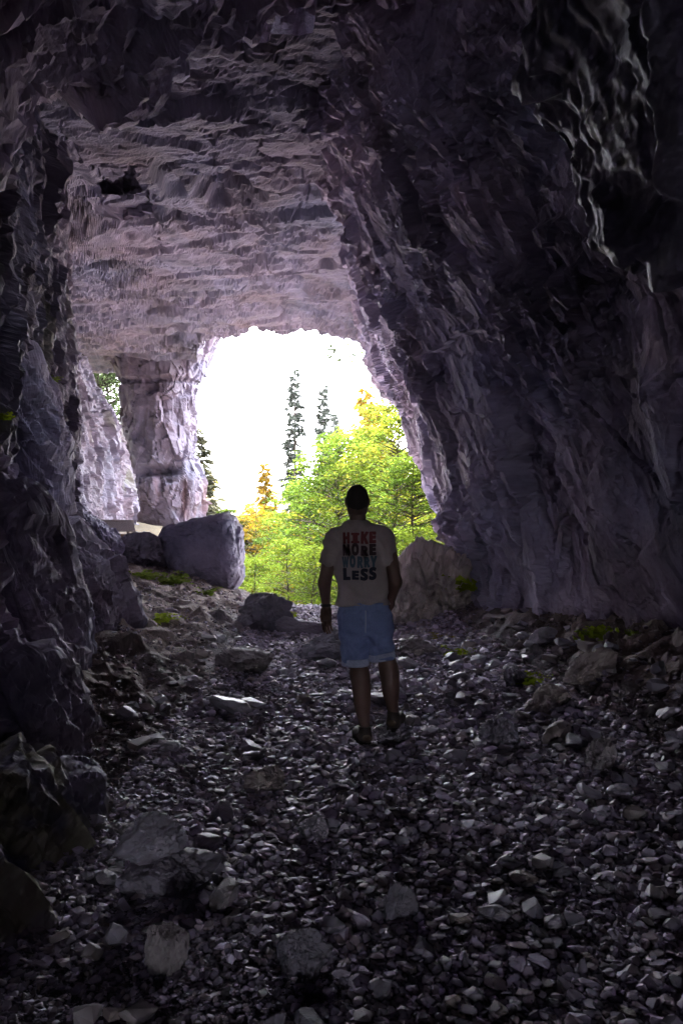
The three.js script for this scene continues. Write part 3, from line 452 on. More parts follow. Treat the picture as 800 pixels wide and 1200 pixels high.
const needleMat = new THREE.MeshPhysicalMaterial({ vertexColors: true, roughness: 0.95, transmission: 0.3, thickness: 0, specularIntensity: 0 });
const bark = (r, g, b) => new THREE.MeshPhysicalMaterial({ color: lin(r, g, b), map: barkColor, roughness: 1, specularIntensity: 0 }), barkMat = bark(0.04, 0.033, 0.028), greyBark = bark(0.035, 0.03, 0.025);
function limb(points, r0, r1, seg = 6, n = 8) { const c = new THREE.CatmullRomCurve3(points.map(p => new THREE.Vector3(...p))), g = new THREE.TubeGeometry(c, n, 1, seg, false), p = g.attributes.position, v = new THREE.Vector3(), q = new THREE.Vector3(); for (let i = 0; i <= n; i++) { c.getPointAt(i / n, q); const r = lerp(r0, r1, i / n); for (let j = 0; j <= seg; j++) { const k = i * (seg + 1) + j; v.fromBufferAttribute(p, k).sub(q).multiplyScalar(r).add(q); p.setXYZ(k, v.x, v.y, v.z); } } return g; }

function spruce(seed, H, width, dens, color, { bare = 0.08, ragged = 0.3, droop = 0.35, mat = needleMat, size = 1, gap = 0.017 } = {}) {
  const r = rng(seed), root = new THREE.Group(), L = new Leaves(), wood = [limb([[0, 0, 0], [0.05, H * 0.5, 0.04], [0, H, 0]], H * 0.014, 0.015, 7, 10)];
  for (let y = H * bare; y < H * 0.985; y += H * gap * (0.8 + 0.4 * r())) {
    const t = y / H, prof = width * Math.pow(1 - t, 0.85) * (t < 0.25 ? 0.65 + 1.4 * t : 1) + 0.12, nb = 5 + Math.floor(r() * 3);
    for (let b = 0; b < nb; b++) {
      if (r() < ragged * 0.5) continue;
      const a = r() * 6.28, len = prof * (1 - ragged * r()), ca = Math.cos(a), sa = Math.sin(a), up = lerp(-droop, 0.5, t * t);
      if (t < 0.7 && r() < 0.5) wood.push(limb([[0, y, 0], [ca * len * 0.5, y + len * (up * 0.4), sa * len * 0.5], [ca * len * 0.95, y + len * up * 0.9, sa * len * 0.95]], 0.03 + len * 0.008, 0.008, 3, 3));
      const ns = Math.ceil(len * dens);
      for (let s = 0; s < ns; s++) {
        const f = 0.12 + 0.88 * (s + r()) / ns, side = (r() - 0.5) * 2, spread = 0.25 * len * (1 - f * 0.7) * side;
        const o = [ca * len * f - sa * spread, y + len * f * up * (0.5 + 0.5 * f) - 0.1 * r(), sa * len * f + ca * spread];
        const d = unit(ca * 0.6 - sa * side * 0.8, -0.15 - 0.75 * r() * (droop + 0.3), sa * 0.6 + ca * side * 0.8), v = 0.65 + 0.7 * r();
        L.leaf(o, d, unit(-d[2] + 0.3 * (r() - 0.5), (r() - 0.5) * 0.9, d[0]), (0.30 + 0.3 * r()) * size, (0.14 + 0.16 * r()) * size, [color[0] * v, color[1] * v, color[2] * v]);
      }
    }
  }
  part(mesh(mergeGeometries(wood), barkMat), 'trunk', root); part(mesh(L.geo(), mat), 'crown', root); return root;
}
function broadleaf(seed, H, width, sprays, color, { low = 0.15, leaf = 0.17, flat = 0.22, alt = null, lean = 0 } = {}) {
  const r = rng(seed), root = new THREE.Group(), L = new Leaves(), top = [lean * H, H * 0.96, 0], wood = [limb([[0, -0.5, 0], [lean * H * 0.3 + 0.1, H * 0.4, 0.1], [lean * H * 0.6, H * 0.7, -0.1], top], H * 0.013, 0.02, 7, 10)];
  for (let b = 0; b < sprays; b++) {
    const t = low + (1 - low) * Math.pow(r(), 0.8), y = H * t, prof = width * Math.pow(Math.sin(Math.PI * clamp(0.16 + 0.80 * (t - low) / (1 - low))), 0.7), a = r() * 6.28, rad = prof * Math.sqrt(0.05 + 0.95 * r()), cx = lean * H * t + Math.cos(a) * rad, cz = Math.sin(a) * rad, cy = y + 0.25 * (prof - rad) - 0.15 * rad * r();
    if (r() < 0.35) wood.push(limb([[lean * H * t, y - 0.25 * rad, 0], [lerp(lean * H * t, cx, 0.5), y - 0.05 * rad, cz * 0.5], [cx, cy, cz]], 0.02 + 0.012 * rad, 0.006, 3, 3));
    const sr = 0.45 + 0.55 * r(), tx = (r() - 0.5) * 0.5, tz = (r() - 0.5) * 0.5, n = 22 + Math.floor(r() * 16), warm = alt && r() < 0.4;
    for (let i = 0; i < n; i++) {
      const e = r() * 6.28, q = sr * Math.sqrt(r()), ox = Math.cos(e) * q, oz = Math.sin(e) * q, o = [cx + ox, cy + ox * tx + oz * tz - 0.12 * q * q + (r() - 0.5) * flat, cz + oz];
      const f = r() * 6.28, d = unit(Math.cos(f), -0.25 + 0.3 * (r() - 0.5), Math.sin(f)), v = 0.8 + 0.4 * r(), c = warm ? alt : color, k = leaf * (0.7 + 0.6 * r());
      L.leaf(o, d, unit(-d[2], (r() - 0.5) * 0.9, d[0]), k, k * 0.62, [c[0] * v, c[1] * v, c[2] * v], 0.15);
    }
  }
  part(mesh(mergeGeometries(wood), greyBark), 'trunk', root); part(mesh(L.geo(), leafMat), 'crown', root); return root;
}
const protoH = new Map();
function plant(proto, H, px, d, topPy, name, label, category, group, turn = 0) {
  const o = protoH.has(proto) ? proto.clone() : proto; protoH.set(proto, 1);
  const x = (px - 400) / FPX * d, z = -d, y = ground(x, z) - 0.1, top = EYE - (topPy - 600) / FPX * d, s = (top - y) / H;
  o.position.set(x, y, z); o.rotation.y = turn; o.scale.set(lerp(1, s, 0.75), s, lerp(1, s, 0.75)); return put(o, name, label, category, group);
}
const dark = [0.022, 0.026, 0.02], sunGold = [0.165, 0.098, 0.007], green = [0.038, 0.068, 0.009], lime = [0.056, 0.082, 0.009], olive = [0.04, 0.046, 0.010];  // gold, here and in golden trees: yellow leaves with sunlight mixed in
const tallSpruce = spruce(11, 26, 3.2, 24, dark, { bare: 0.1, ragged: 0.65, droop: 0.65, size: 1.15, gap: 0.010 }), goldSpruce = spruce(12, 18, 3.4, 9, sunGold, { bare: 0.1, ragged: 0.35, droop: 0.3, size: 1.4, gap: 0.012, mat: leafMat }), loosePine = spruce(14, 12, 2.4, 14, [0.04, 0.04, 0.022], { bare: 0.3, ragged: 0.6, droop: 0.1, size: 1.3 });
const beech = broadleaf(21, 11, 3.3, 400, green, { alt: lime, leaf: 0.16 }), beech2 = broadleaf(22, 10, 3.6, 380, lime, { leaf: 0.16, alt: [0.08, 0.084, 0.009], low: 0.1, lean: 0.06 }), goldTree = broadleaf(23, 12, 3.6, 260, [0.15, 0.095, 0.007], { alt: [0.09, 0.086, 0.009], low: 0.05 }), darkTree = broadleaf(24, 13, 4, 260, [0.03, 0.042, 0.018], { leaf: 0.24 }), youngBeech = broadleaf(25, 6, 2.0, 150, lime, { low: 0.02, leaf: 0.13 });
plant(tallSpruce, 26, 345, 68, 424, 'spruce_tree', 'tallest dark ragged spruce rising into the white sky', 'tree');
plant(tallSpruce, 26, 379, 78, 442, 'spruce_tree', 'second tallest dark spruce beside the tallest ragged one', 'tree', null, 2);
plant(tallSpruce, 26, 393, 88, 474, 'spruce_tree', 'shorter dark spruce behind the two tallest ones', 'tree', null, 4);
plant(goldSpruce, 18, 311, 55, 538, 'spruce_tree', 'slim golden sunlit spruce standing apart beside the huge squarish boulder', 'tree');
plant(goldSpruce, 18, 428, 66, 447, 'spruce_tree', 'golden spruce with a pointed top next to the leaning wall', 'tree', null, 1);
plant(goldSpruce, 18, 448, 60, 470, 'spruce_tree', 'golden spruce partly behind the leaning wall', 'tree', null, 3);
plant(goldSpruce, 18, 292, 70, 585, 'spruce_tree', 'low golden spruce behind the slim golden one', 'tree', null, 5);
plant(loosePine, 12, 233, 44, 492, 'pine_tree', 'thin loose-branched pine peeping out beside the rock pillar', 'tree');
plant(loosePine, 12, 240, 50, 540, 'pine_tree', 'lower loose-branched pine at the side of the rock pillar', 'tree', null, 2);
plant(goldTree, 12, 300, 48, 592, 'broadleaf_tree', 'golden leafy tree at the side of the huge boulder below the slim golden spruce', 'tree', null, 3);
plant(goldTree, 12, 330, 52, 600, 'broadleaf_tree', 'golden leafy tree under the tallest dark spruce', 'tree', null, 5);
plant(goldTree, 12, 238, 58, 552, 'broadleaf_tree', 'golden leafy tree between the rock pillar and the huge boulder', 'tree');
plant(darkTree, 13, 126, 44, 395, 'broadleaf_tree', 'dark leafy tree seen through the gap between wall and pillar', 'tree');
plant(darkTree, 13, 105, 52, 420, 'broadleaf_tree', 'dark leafy tree further out beyond the gap behind the left opening', 'tree', null, 2);
for (const [x, dd, H, tu, words] of [[-13, 27, 11, 1, 'standing against the slope beyond the left opening'], [-15.5, 32, 13, 2, 'leaning over the left opening on the outer slope'], [-11.5, 36, 12, 3, 'at the corner of the outer slope past the pillar'], [-17, 25, 12, 4, 'high on the outer slope beyond the left opening']]) { const p = FPX * x / dd + 400, top = 600 - (ground(x, -dd) + H - EYE) * FPX / dd; plant(darkTree, 13, p, dd, top, 'broadleaf_tree', 'added dark leafy tree screening the sky, ' + words, 'tree', null, tu); }  // trees added beyond the left opening to block sky light on the pillar
plant(beech, 11, 396, 36, 508, 'beech_tree', 'bright green leafy tree right behind the standing person', 'tree');
plant(beech2, 10, 452, 33, 488, 'beech_tree', 'yellow green leafy tree against the leaning wall', 'tree');
plant(beech, 11, 484, 29, 535, 'beech_tree', 'green leafy tree tucked under the end of the leaning wall', 'tree', null, 2);
plant(beech2, 10, 424, 44, 505, 'beech_tree', 'light green tree between the golden spruce and the bright green one', 'tree', null, 1.5);
plant(beech, 11, 362, 42, 560, 'beech_tree', 'green leafy tree under the tallest dark spruce', 'tree', null, 4);
plant(beech2, 10, 474, 46, 470, 'beech_tree', 'light green tree showing above the notch in the leaning wall', 'tree', null, 3);
plant(youngBeech, 6, 336, 30, 632, 'young_beech', 'young leafy tree growing just beyond the path crest', 'tree');
plant(youngBeech, 6, 300, 32, 650, 'young_beech', 'low young tree behind the dark rounded boulder', 'tree', null, 2);
plant(youngBeech, 6, 484, 25, 618, 'young_beech', 'young bright green tree beside the crumbling mound', 'tree', null, 1);
plant(youngBeech, 6, 368, 28, 640, 'young_beech', 'young leafy tree beside the hanging arm', 'tree', null, 4);
plant(youngBeech, 6, 276, 36, 652, 'young_beech', 'young tree at the corner of the huge squarish boulder', 'tree', null, 5);
{
  const r = rng(77), kinds = [[broadleaf(31, 11, 3.3, 85, green, { alt: lime, leaf: 0.34 }), 11], [broadleaf(32, 10, 3.6, 85, lime, { alt: [0.08, 0.084, 0.009], leaf: 0.34, low: 0.1 }), 10], [broadleaf(33, 12, 3.6, 85, [0.15, 0.095, 0.007], { alt: [0.09, 0.086, 0.009], leaf: 0.36, low: 0.05 }), 12], [spruce(34, 20, 3.4, 5, olive, { size: 2.2, gap: 0.02 }), 20], [spruce(35, 18, 3.2, 5, sunGold, { size: 2.2, gap: 0.02, mat: leafMat }), 18]];
  for (let i = 0; i < 60; i++) {
    const px = 150 + 420 * (i + r()) / 60, d = 50 + 90 * r(), k = Math.floor(r() * 5), [p, H] = kinds[k], words = ['green leafy', 'light green leafy', 'golden leafy', 'olive green spruce', 'golden spruce'][k];
    plant(p, H, px, d, 594 + 40 * r() - (px > 400 ? 70 : 0), k < 3 ? 'wood_tree' : 'wood_spruce', words + ' tree deep in the wood across the valley', 'tree', words + ' trees across the valley', r() * 6.28);
  }
}
console.log('trees');

/* ---------- small plants in the cave ---------- */
function herb(seed, size, n, color, broad) {
  const r = rng(seed), L = new Leaves();
  for (let i = 0; i < n; i++) {
    const a = r() * 6.28, el = 0.25 + 0.9 * r(), len = size * (0.5 + 0.5 * r()), dir = unit(Math.cos(a), el, Math.sin(a)), ac = [-Math.sin(a), 0, Math.cos(a)];
    const k = broad ? 4 : 9; let o = [(r() - 0.5) * size * 0.4, 0, (r() - 0.5) * size * 0.4];
    for (let s = 0; s < k; s++) {
      const f = s / k, p = [o[0] + dir[0] * len * f, o[1] + dir[1] * len * f - len * 0.45 * f * f, o[2] + dir[2] * len * f], w = size * (broad ? 0.34 : 0.26) * (1 - 0.6 * f) * (0.7 + 0.6 * r()), v = 0.7 + 0.6 * r(), c = [color[0] * v, color[1] * v, color[2] * v];
      for (const sd of [-1, 1]) { const d = unit(ac[0] * sd + dir[0] * 0.5, 0.35 - 0.5 * r(), ac[2] * sd + dir[2] * 0.5), a2 = unit(0.5 * (r() - 0.5) + dir[0] * 0.4, 0.75 * r(), -0.75 + 0.3 * dir[2]); L.leaf(p, d, a2, w, w * (broad ? 0.85 : 0.5), c, 0.15); }
    }
  }
  return mesh(L.geo(), herbMat);
}
const fresh = [0.30, 0.38, 0.03], mossy = [0.20, 0.27, 0.05], straw = [0.36, 0.31, 0.12];
scene.updateMatrixWorld(true);
const walls = scene.children.filter(o => /^cave_wall|^boulder|^rock_pillar|^cave_ceiling/.test(o.name)), caster = new THREE.Raycaster(); walls.forEach(o => { o.material.side = THREE.DoubleSide; });
function onRock(px, py) { const p = at(px, py, 1), dir = new THREE.Vector3(p[0], p[1] - EYE, p[2]).normalize(); caster.set(new THREE.Vector3(0, EYE, 0), dir); const h = caster.intersectObjects(walls, false)[0]; return h ? [h.point.x, h.point.y, h.point.z] : groundHit(px, py); }
for (const [px, py, wpx, seed, color, broad, rock, name, label] of [
  [550, 688, 46, 1, fresh, 1, 1, 'leafy_plant', 'bright leafy plant sprouting from the edge of the leaning wall'],
  [526, 686, 14, 2, fresh, 1, 1, 'leafy_plant', 'tiny bright plant on the tan lump below the leaning wall'],
  [540, 770, 34, 3, fresh, 0, 0, 'fern_clump', 'bright low plant beside the path below the crumbling mound'],
  [556, 764, 16, 13, fresh, 0, 0, 'fern_clump', 'small bright sprig behind the low plant beside the path'],
  [627, 802, 32, 4, fresh, 1, 0, 'leafy_plant', 'bright plant between boulders on the earthy bank'],
  [683, 745, 16, 5, mossy, 1, 0, 'leafy_plant', 'small plant at the foot of the leaning wall'],
  [706, 748, 36, 6, fresh, 1, 0, 'leafy_plant', 'spreading green plant at the top of the earthy bank'],
  [740, 745, 14, 7, mossy, 1, 0, 'leafy_plant', 'small dull green plant in the dark at the top of the bank'],
  [196, 684, 40, 8, mossy, 0, 0, 'fern_clump', 'dense fern clump under the huge squarish boulder'],
  [170, 678, 30, 9, mossy, 0, 0, 'fern_clump', 'fern clump between the low grey boulder and the huge one'],
  [240, 697, 26, 10, mossy, 0, 0, 'fern_clump', 'fern growing against the base of the huge boulder'],
  [142, 705, 30, 11, fresh, 0, 0, 'fern_clump', 'yellow green fern on the upper scree slope'],
  [186, 730, 34, 12, fresh, 0, 0, 'fern_clump', 'yellow green fern lower down the scree slope'],
  [130, 660, 16, 14, mossy, 0, 0, 'fern_clump', 'small fern below the dark pointed boulder'],
  [12, 494, 20, 15, fresh, 1, 1, 'leafy_plant', 'little green plant high on the slab outcrop'],
  [26, 568, 15, 16, fresh, 1, 1, 'leafy_plant', 'tiny green plant halfway down the slab outcrop'],
  [522, 752, 26, 17, straw, 0, 0, 'grass_tuft', 'dry straw coloured tuft at the foot of the crumbling mound'],
  [342, 724, 20, 18, fresh, 0, 0, 'grass_tuft', 'fresh grass tuft on the path crest'],
  [66, 448, 18, 19, mossy, 1, 1, 'leafy_plant', 'mossy green plant clinging to the fluted wall'],
]) {
  const p = rock ? onRock(px, py) : groundHit(px, py), size = wpx * -p[2] / FPX * 1.15, o = herb(seed, size, broad ? 11 : 12, color, broad);
  o.position.set(p[0], p[1] + 0.015, p[2] + (rock ? 0.14 : 0)); put(o, name, label, 'plant');
}
{ /* twigs hanging from the lip of the arch */
  const r = rng(61), L = new Leaves(), wood = [], root = new THREE.Group();
  for (let i = 0; i < 9; i++) {
    const x = (i - 4) * 0.17, len = 0.35 + 0.9 * r() * (i > 3 ? 1 : 0.5), pts = [[x, 0.3, 0], [x + 0.1 * (r() - 0.5), -len * 0.4, 0.1 * r()], [x + 0.3 * (r() - 0.3), -len, 0.15]];
    wood.push(limb(pts, 0.014, 0.005, 3, 4));
    for (let k = 0; k < 26; k++) { const f = 0.25 + 0.75 * r(), a = r() * 6.28, d = unit(Math.cos(a), -0.5, Math.sin(a)); L.leaf([lerp(pts[0][0], pts[2][0], f) + 0.12 * (r() - 0.5), lerp(0.3, -len, f), 0.12 * f + 0.1 * (r() - 0.5)], d, unit(-d[2], 0.3, d[0]), 0.16, 0.10, [0.03, 0.04, 0.018]); }
  }
  part(mesh(mergeGeometries(wood), barkMat), 'stems', root); part(mesh(L.geo(), leafMat), 'leaves', root);
  root.position.set(...at(404, 404, 26.2)); put(root, 'hanging_shrub', 'leafy twigs hanging from the lip of the arch', 'shrub');
}
console.log('plants');
/* ---------- distance fields meshed with surface nets ---------- */
const len3 = Math.hypot;
function bone(ax, ay, az, ra, bx, by, bz, rb, zs = 1) { const ex = bx - ax, ey = by - ay, ez = (bz - az) * zs, L = ex * ex + ey * ey + ez * ez; return (x, y, z) => { const px = x - ax, py = y - ay, pz = (z - az) * zs, t = clamp((px * ex + py * ey + pz * ez) / L); return len3(px - ex * t, py - ey * t, pz - ez * t) - lerp(ra, rb, t); }; }
function ball(cx, cy, cz, rx, ry = rx, rz = rx) { const m = Math.min(rx, ry, rz); return (x, y, z) => { const k = len3((x - cx) / rx, (y - cy) / ry, (z - cz) / rz); return (k - 1) * m; }; }
const smin = (a, b, k) => { const h = clamp(0.5 + 0.5 * (b - a) / k); return b + (a - b) * h - k * h * (1 - h); };
const join = (fs, k) => (x, y, z) => { let d = fs[0](x, y, z); for (let i = 1; i < fs.length; i++) d = smin(d, fs[i](x, y, z), k); return d; };
function nets(f, lo, hi, cell) {
  const n = lo.map((a, i) => Math.ceil((hi[i] - a) / cell) + 1), [nx, ny, nz] = n, F = new Float32Array(nx * ny * nz), id = (i, j, k) => (k * ny + j) * nx + i;
  for (let k = 0; k < nz; k++) for (let j = 0; j < ny; j++) for (let i = 0; i < nx; i++) F[id(i, j, k)] = f(lo[0] + i * cell, lo[1] + j * cell, lo[2] + k * cell);
  const V = new Int32Array(nx * ny * nz).fill(-1), P = [], I = [];
  const E = [[0, 1], [0, 2], [0, 4], [1, 3], [1, 5], [2, 3], [2, 6], [4, 5], [4, 6], [3, 7], [5, 7], [6, 7]];
  for (let k = 0; k < nz - 1; k++) for (let j = 0; j < ny - 1; j++) for (let i = 0; i < nx - 1; i++) {
    const c = []; let m = 0; for (let q = 0; q < 8; q++) { const v = F[id(i + (q & 1), j + (q >> 1 & 1), k + (q >> 2))]; c.push(v); if (v < 0) m |= 1 << q; }
    if (m === 0 || m === 255) continue;
    let x = 0, y = 0, z = 0, s = 0;
    for (const [a, b] of E) if ((c[a] < 0) !== (c[b] < 0)) { const t = c[a] / (c[a] - c[b]); x += lerp(a & 1, b & 1, t); y += lerp(a >> 1 & 1, b >> 1 & 1, t); z += lerp(a >> 2, b >> 2, t); s++; }
    V[id(i, j, k)] = P.length / 3; P.push(lo[0] + (i + x / s) * cell, lo[1] + (j + y / s) * cell, lo[2] + (k + z / s) * cell);
  }
  const quad = (a, b, c, d, flip) => { if (a < 0 || b < 0 || c < 0 || d < 0) return; if (flip) I.push(a, c, b, a, d, c); else I.push(a, b, c, a, c, d); };
  for (let k = 1; k < nz - 1; k++) for (let j = 1; j < ny - 1; j++) for (let i = 1; i < nx - 1; i++) {
    const s = F[id(i, j, k)] < 0;
    if (s !== F[id(i + 1, j, k)] < 0) quad(V[id(i, j - 1, k - 1)], V[id(i, j, k - 1)], V[id(i, j, k)], V[id(i, j - 1, k)], !s);
    if (s !== F[id(i, j + 1, k)] < 0) quad(V[id(i - 1, j, k - 1)], V[id(i - 1, j, k)], V[id(i, j, k)], V[id(i, j, k - 1)], !s);
    if (s !== F[id(i, j, k + 1)] < 0) quad(V[id(i - 1, j - 1, k)], V[id(i, j - 1, k)], V[id(i, j, k)], V[id(i - 1, j, k)], !s);
  }
  const g = new THREE.BufferGeometry(); g.setAttribute('position', new THREE.Float32BufferAttribute(P, 3)); g.setIndex(I); g.computeVertexNormals();
  const U = new Float32Array(P.length / 3 * 2); for (let i = 0; i < P.length / 3; i++) { U[i * 2] = P[i * 3] + 0.7 * P[i * 3 + 2]; U[i * 2 + 1] = P[i * 3 + 1] + 0.3 * P[i * 3 + 2]; }
  g.setAttribute('uv', new THREE.BufferAttribute(U, 2)); return g;
}
/* a patch that follows the rear of a field: uv 0..1 across it */
function patch(f, x0, x1, y0, y1, off, nu = 40, nv = 40, slant = 0) {
  const g = new THREE.PlaneGeometry(1, 1, nu, nv), p = g.attributes.position;
  for (let i = 0; i < p.count; i++) { const u = p.getX(i) + 0.5, v = p.getY(i) + 0.5, x = lerp(x0, x1, u) + slant * (v - 0.5), y = lerp(y0, y1, v); let z = 0.3; for (let k = 0; k < 60; k++) { const d = f(x, y, z); if (d < 0.0004) break; z -= d * 0.7; } p.setXYZ(i, x, y, z + off); }
  g.computeVertexNormals(); return g;
}
{
  const person = new THREE.Group(), skin = std({ color: lin(0.11, 0.06, 0.046), roughness: 0.55 });
  /* body: +z is the back, towards the viewer */
  const torso = join([bone(-0.03, 0.88, 0, 0.085, 0.06, 0.88, 0, 0.085), bone(0.02, 0.9, 0, 0.095, -0.02, 1.3, 0, 0.12, 1.25), bone(-0.18, 1.405, 0, 0.06, 0.135, 1.415, 0, 0.06)], 0.08);
  const head = join([ball(-0.038, 1.675, -0.005, 0.074, 0.102, 0.096), ball(-0.038, 1.615, -0.045, 0.056, 0.06, 0.06)], 0.05);
  const armL = join([bone(-0.205, 1.40, 0, 0.055, -0.262, 1.105, 0.02, 0.043), bone(-0.262, 1.105, 0.02, 0.044, -0.252, 0.945, -0.02, 0.029)], 0.02);
  const armR = join([bone(0.165, 1.41, 0, 0.055, 0.219, 1.12, 0.05, 0.043), bone(0.219, 1.12, 0.05, 0.044, 0.187, 0.95, -0.09, 0.031), bone(0.187, 0.95, -0.09, 0.034, 0.15, 0.88, -0.075, 0.034)], 0.02);
  const legL = join([bone(-0.06, 0.83, 0, 0.07, -0.022, 0.475, -0.015, 0.056), bone(-0.022, 0.475, -0.015, 0.054, 0.012, 0.13, 0.025, 0.036), ball(-0.006, 0.355, 0.022, 0.054, 0.12, 0.048)], 0.05);
  const legR = join([bone(0.115, 0.84, 0, 0.07, 0.178, 0.505, -0.035, 0.056), bone(0.178, 0.505, -0.035, 0.054, 0.207, 0.225, 0.0, 0.036), ball(0.19, 0.415, 0.006, 0.053, 0.11, 0.047)], 0.05);
  const neck = bone(-0.03, 1.42, 0.005, 0.06, -0.038, 1.62, 0, 0.055);
  const bodyField = join([torso, neck, armL, armR, legL, legR], 0.03);
  const bodyGeo = nets((x, y, z) => Math.max(bodyField(x, y, z), y - 1.59), [-0.36, 0.05, -0.22], [0.34, 1.66, 0.22], 0.0125);
  const faceField = (x, y, z) => { let d = smin(head(x, y, z), neck(x, y, z), 0.03); const X = x + 0.038; for (const s of [-1, 1]) { d = smin(d, ball(s * 0.077, 1.662, 0.002, 0.011, 0.03, 0.018)(X, y, z), 0.008); d = -smin(-d, ball(s * 0.032, 1.672, -0.108, 0.02, 0.012, 0.016)(X, y, z), 0.012); d = smin(d, ball(s * 0.032, 1.671, -0.09, 0.013)(X, y, z), 0.002); } d = smin(d, bone(0, 1.675, -0.092, 0.008, 0, 1.64, -0.117, 0.014)(X, y, z), 0.012); d = smin(d, ball(0, 1.612, -0.098, 0.024, 0.008, 0.012)(X, y, z), 0.01); return d; };
  const headGeo = nets((x, y, z) => Math.max(faceField(x, y, z), 1.575 - y), [-0.15, 1.55, -0.15], [0.08, 1.80, 0.12], 0.006);
  /* hanging hand: palm, four curled fingers, thumb towards the front */
  const fing = []; [[-0.030, 0.0085, 0.92], [-0.010, 0.0092, 1], [0.010, 0.009, 0.95], [0.029, 0.0078, 0.78]].forEach(([o, r, l], i) => { const z0 = -0.028 + o, x0 = -0.246 + 0.004 * i; const a = [x0, 0.855, z0], b = [x0 + 0.004, 0.855 - 0.045 * l, z0 - 0.004], c = [x0 + 0.013, 0.855 - 0.078 * l, z0 - 0.005], e = [x0 + 0.026, 0.855 - 0.102 * l, z0 - 0.004]; fing.push(join([bone(...a, r * 1.1, ...b, r), bone(...b, r, ...c, r * 0.92), bone(...c, r * 0.92, ...e, r * 0.75)], 0.004)); });
  const thumb = join([bone(-0.248, 0.915, -0.05, 0.014, -0.238, 0.87, -0.078, 0.0115), bone(-0.238, 0.87, -0.078, 0.0115, -0.226, 0.835, -0.084, 0.0088)], 0.006);
  const palm = join([bone(-0.252, 0.955, -0.02, 0.026, -0.248, 0.92, -0.024, 0.024), (x, y, z) => len3(Math.max(Math.abs(x + 0.247) - 0.007, 0), Math.max(Math.abs(y - 0.888) - 0.033, 0), Math.max(Math.abs(z + 0.028) - 0.03, 0)) - 0.011], 0.02);
  const handGeo = nets((x, y, z) => { let d = smin(palm(x, y, z), thumb(x, y, z), 0.012); for (const f of fing) d = smin(d, f(x, y, z), 0.004); return d; }, [-0.30, 0.73, -0.12], [-0.17, 0.97, 0.04], 0.0036);
  handGeo.translate(0.25, 0, 0.024).rotateY(0.9).translate(-0.25, 0, -0.024); part(mesh(mergeGeometries([bodyGeo, headGeo, handGeo]), skin), 'body', person);
  /* hair: short, close to the skull */
  part(mesh(nets((x, y, z) => { const d = ball(-0.038, 1.682, 0.002, 0.078, 0.101, 0.1)(x, y, z) + 0.0025 * noise(x * 70, y * 70, z * 70); return Math.max(d, 1.63 - y - 0.5 * z, -(z + 0.075) - 0.35 * (y - 1.70)); }, [-0.14, 1.57, -0.13], [0.07, 1.80, 0.12], 0.006), std({ color: lin(0.02, 0.016, 0.014), roughness: 0.8 })), 'hair', person);
  /* t-shirt */
  const folds = (x, y, z) => { const h = sstep(1.2, 0.98, y); return 0.024 * h * Math.sin(y * 44 + 4 * noise(x * 7, y * 5, z * 3) + x * 9) * (0.6 + 0.6 * noise(x * 5 + 3, y * 4, 1)) + 0.022 * noise(x * 9 + y * 3, y * 5, z * 9) + 0.02 * sstep(1.1, 1.35, y) * noise(x * 20 + y * 16, y * 6 - x * 9, z * 5); };
  const shirtBody = join([bone(0.006, 0.99, 0, 0.176, -0.018, 1.24, 0.0, 0.176, 1.42), bone(-0.018, 1.24, 0, 0.176, -0.022, 1.36, 0, 0.155, 1.4)], 0.04);
  const yoke = join([bone(-0.165, 1.408, 0, 0.076, -0.035, 1.455, 0.005, 0.085), bone(0.125, 1.418, 0, 0.074, -0.035, 1.455, 0.005, 0.085), bone(-0.035, 1.42, 0.005, 0.09, -0.037, 1.53, 0.003, 0.072)], 0.03);
  const sleeve = (sx, sy, ex, ey, r0, r1) => { const b = bone(sx, sy, 0, r0, ex, ey, 0.01, r1), L = len3(ex - sx, ey - sy), dx = (ex - sx) / L, dy = (ey - sy) / L; return (x, y, z) => Math.max(b(x, y, z), (x - ex) * dx + (y - ey) * dy); };
  const slL = sleeve(-0.185, 1.405, -0.250, 1.228, 0.076, 0.066), slR = sleeve(0.145, 1.415, 0.192, 1.232, 0.074, 0.062);
  const shirtField = (x, y, z) => { let d = smin(shirtBody(x, y, z), yoke(x, y, z), 0.06); d = smin(d, smin(slL(x, y, z), slR(x, y, z), 0.01), 0.025); d += folds(x, y, z); return Math.max(d, 0.955 + 0.012 * Math.sin(x * 9 + 1) - y, y - 1.533 - 0.1 * z); };
  const cotton = std({ color: lin(0.34, 0.285, 0.285), map: weave, roughness: 0.95, side: THREE.DoubleSide });
  const shirt = part(mesh(nets(shirtField, [-0.36, 0.92, -0.2], [0.34, 1.58, 0.2], 0.009), cotton), 't_shirt', person);
  { const g = new THREE.TorusGeometry(0.068, 0.008, 8, 40); g.rotateX(Math.PI / 2 + 0.1); g.translate(-0.037, 1.533, 0.003); part(mesh(g, cotton), 'collar', shirt); }
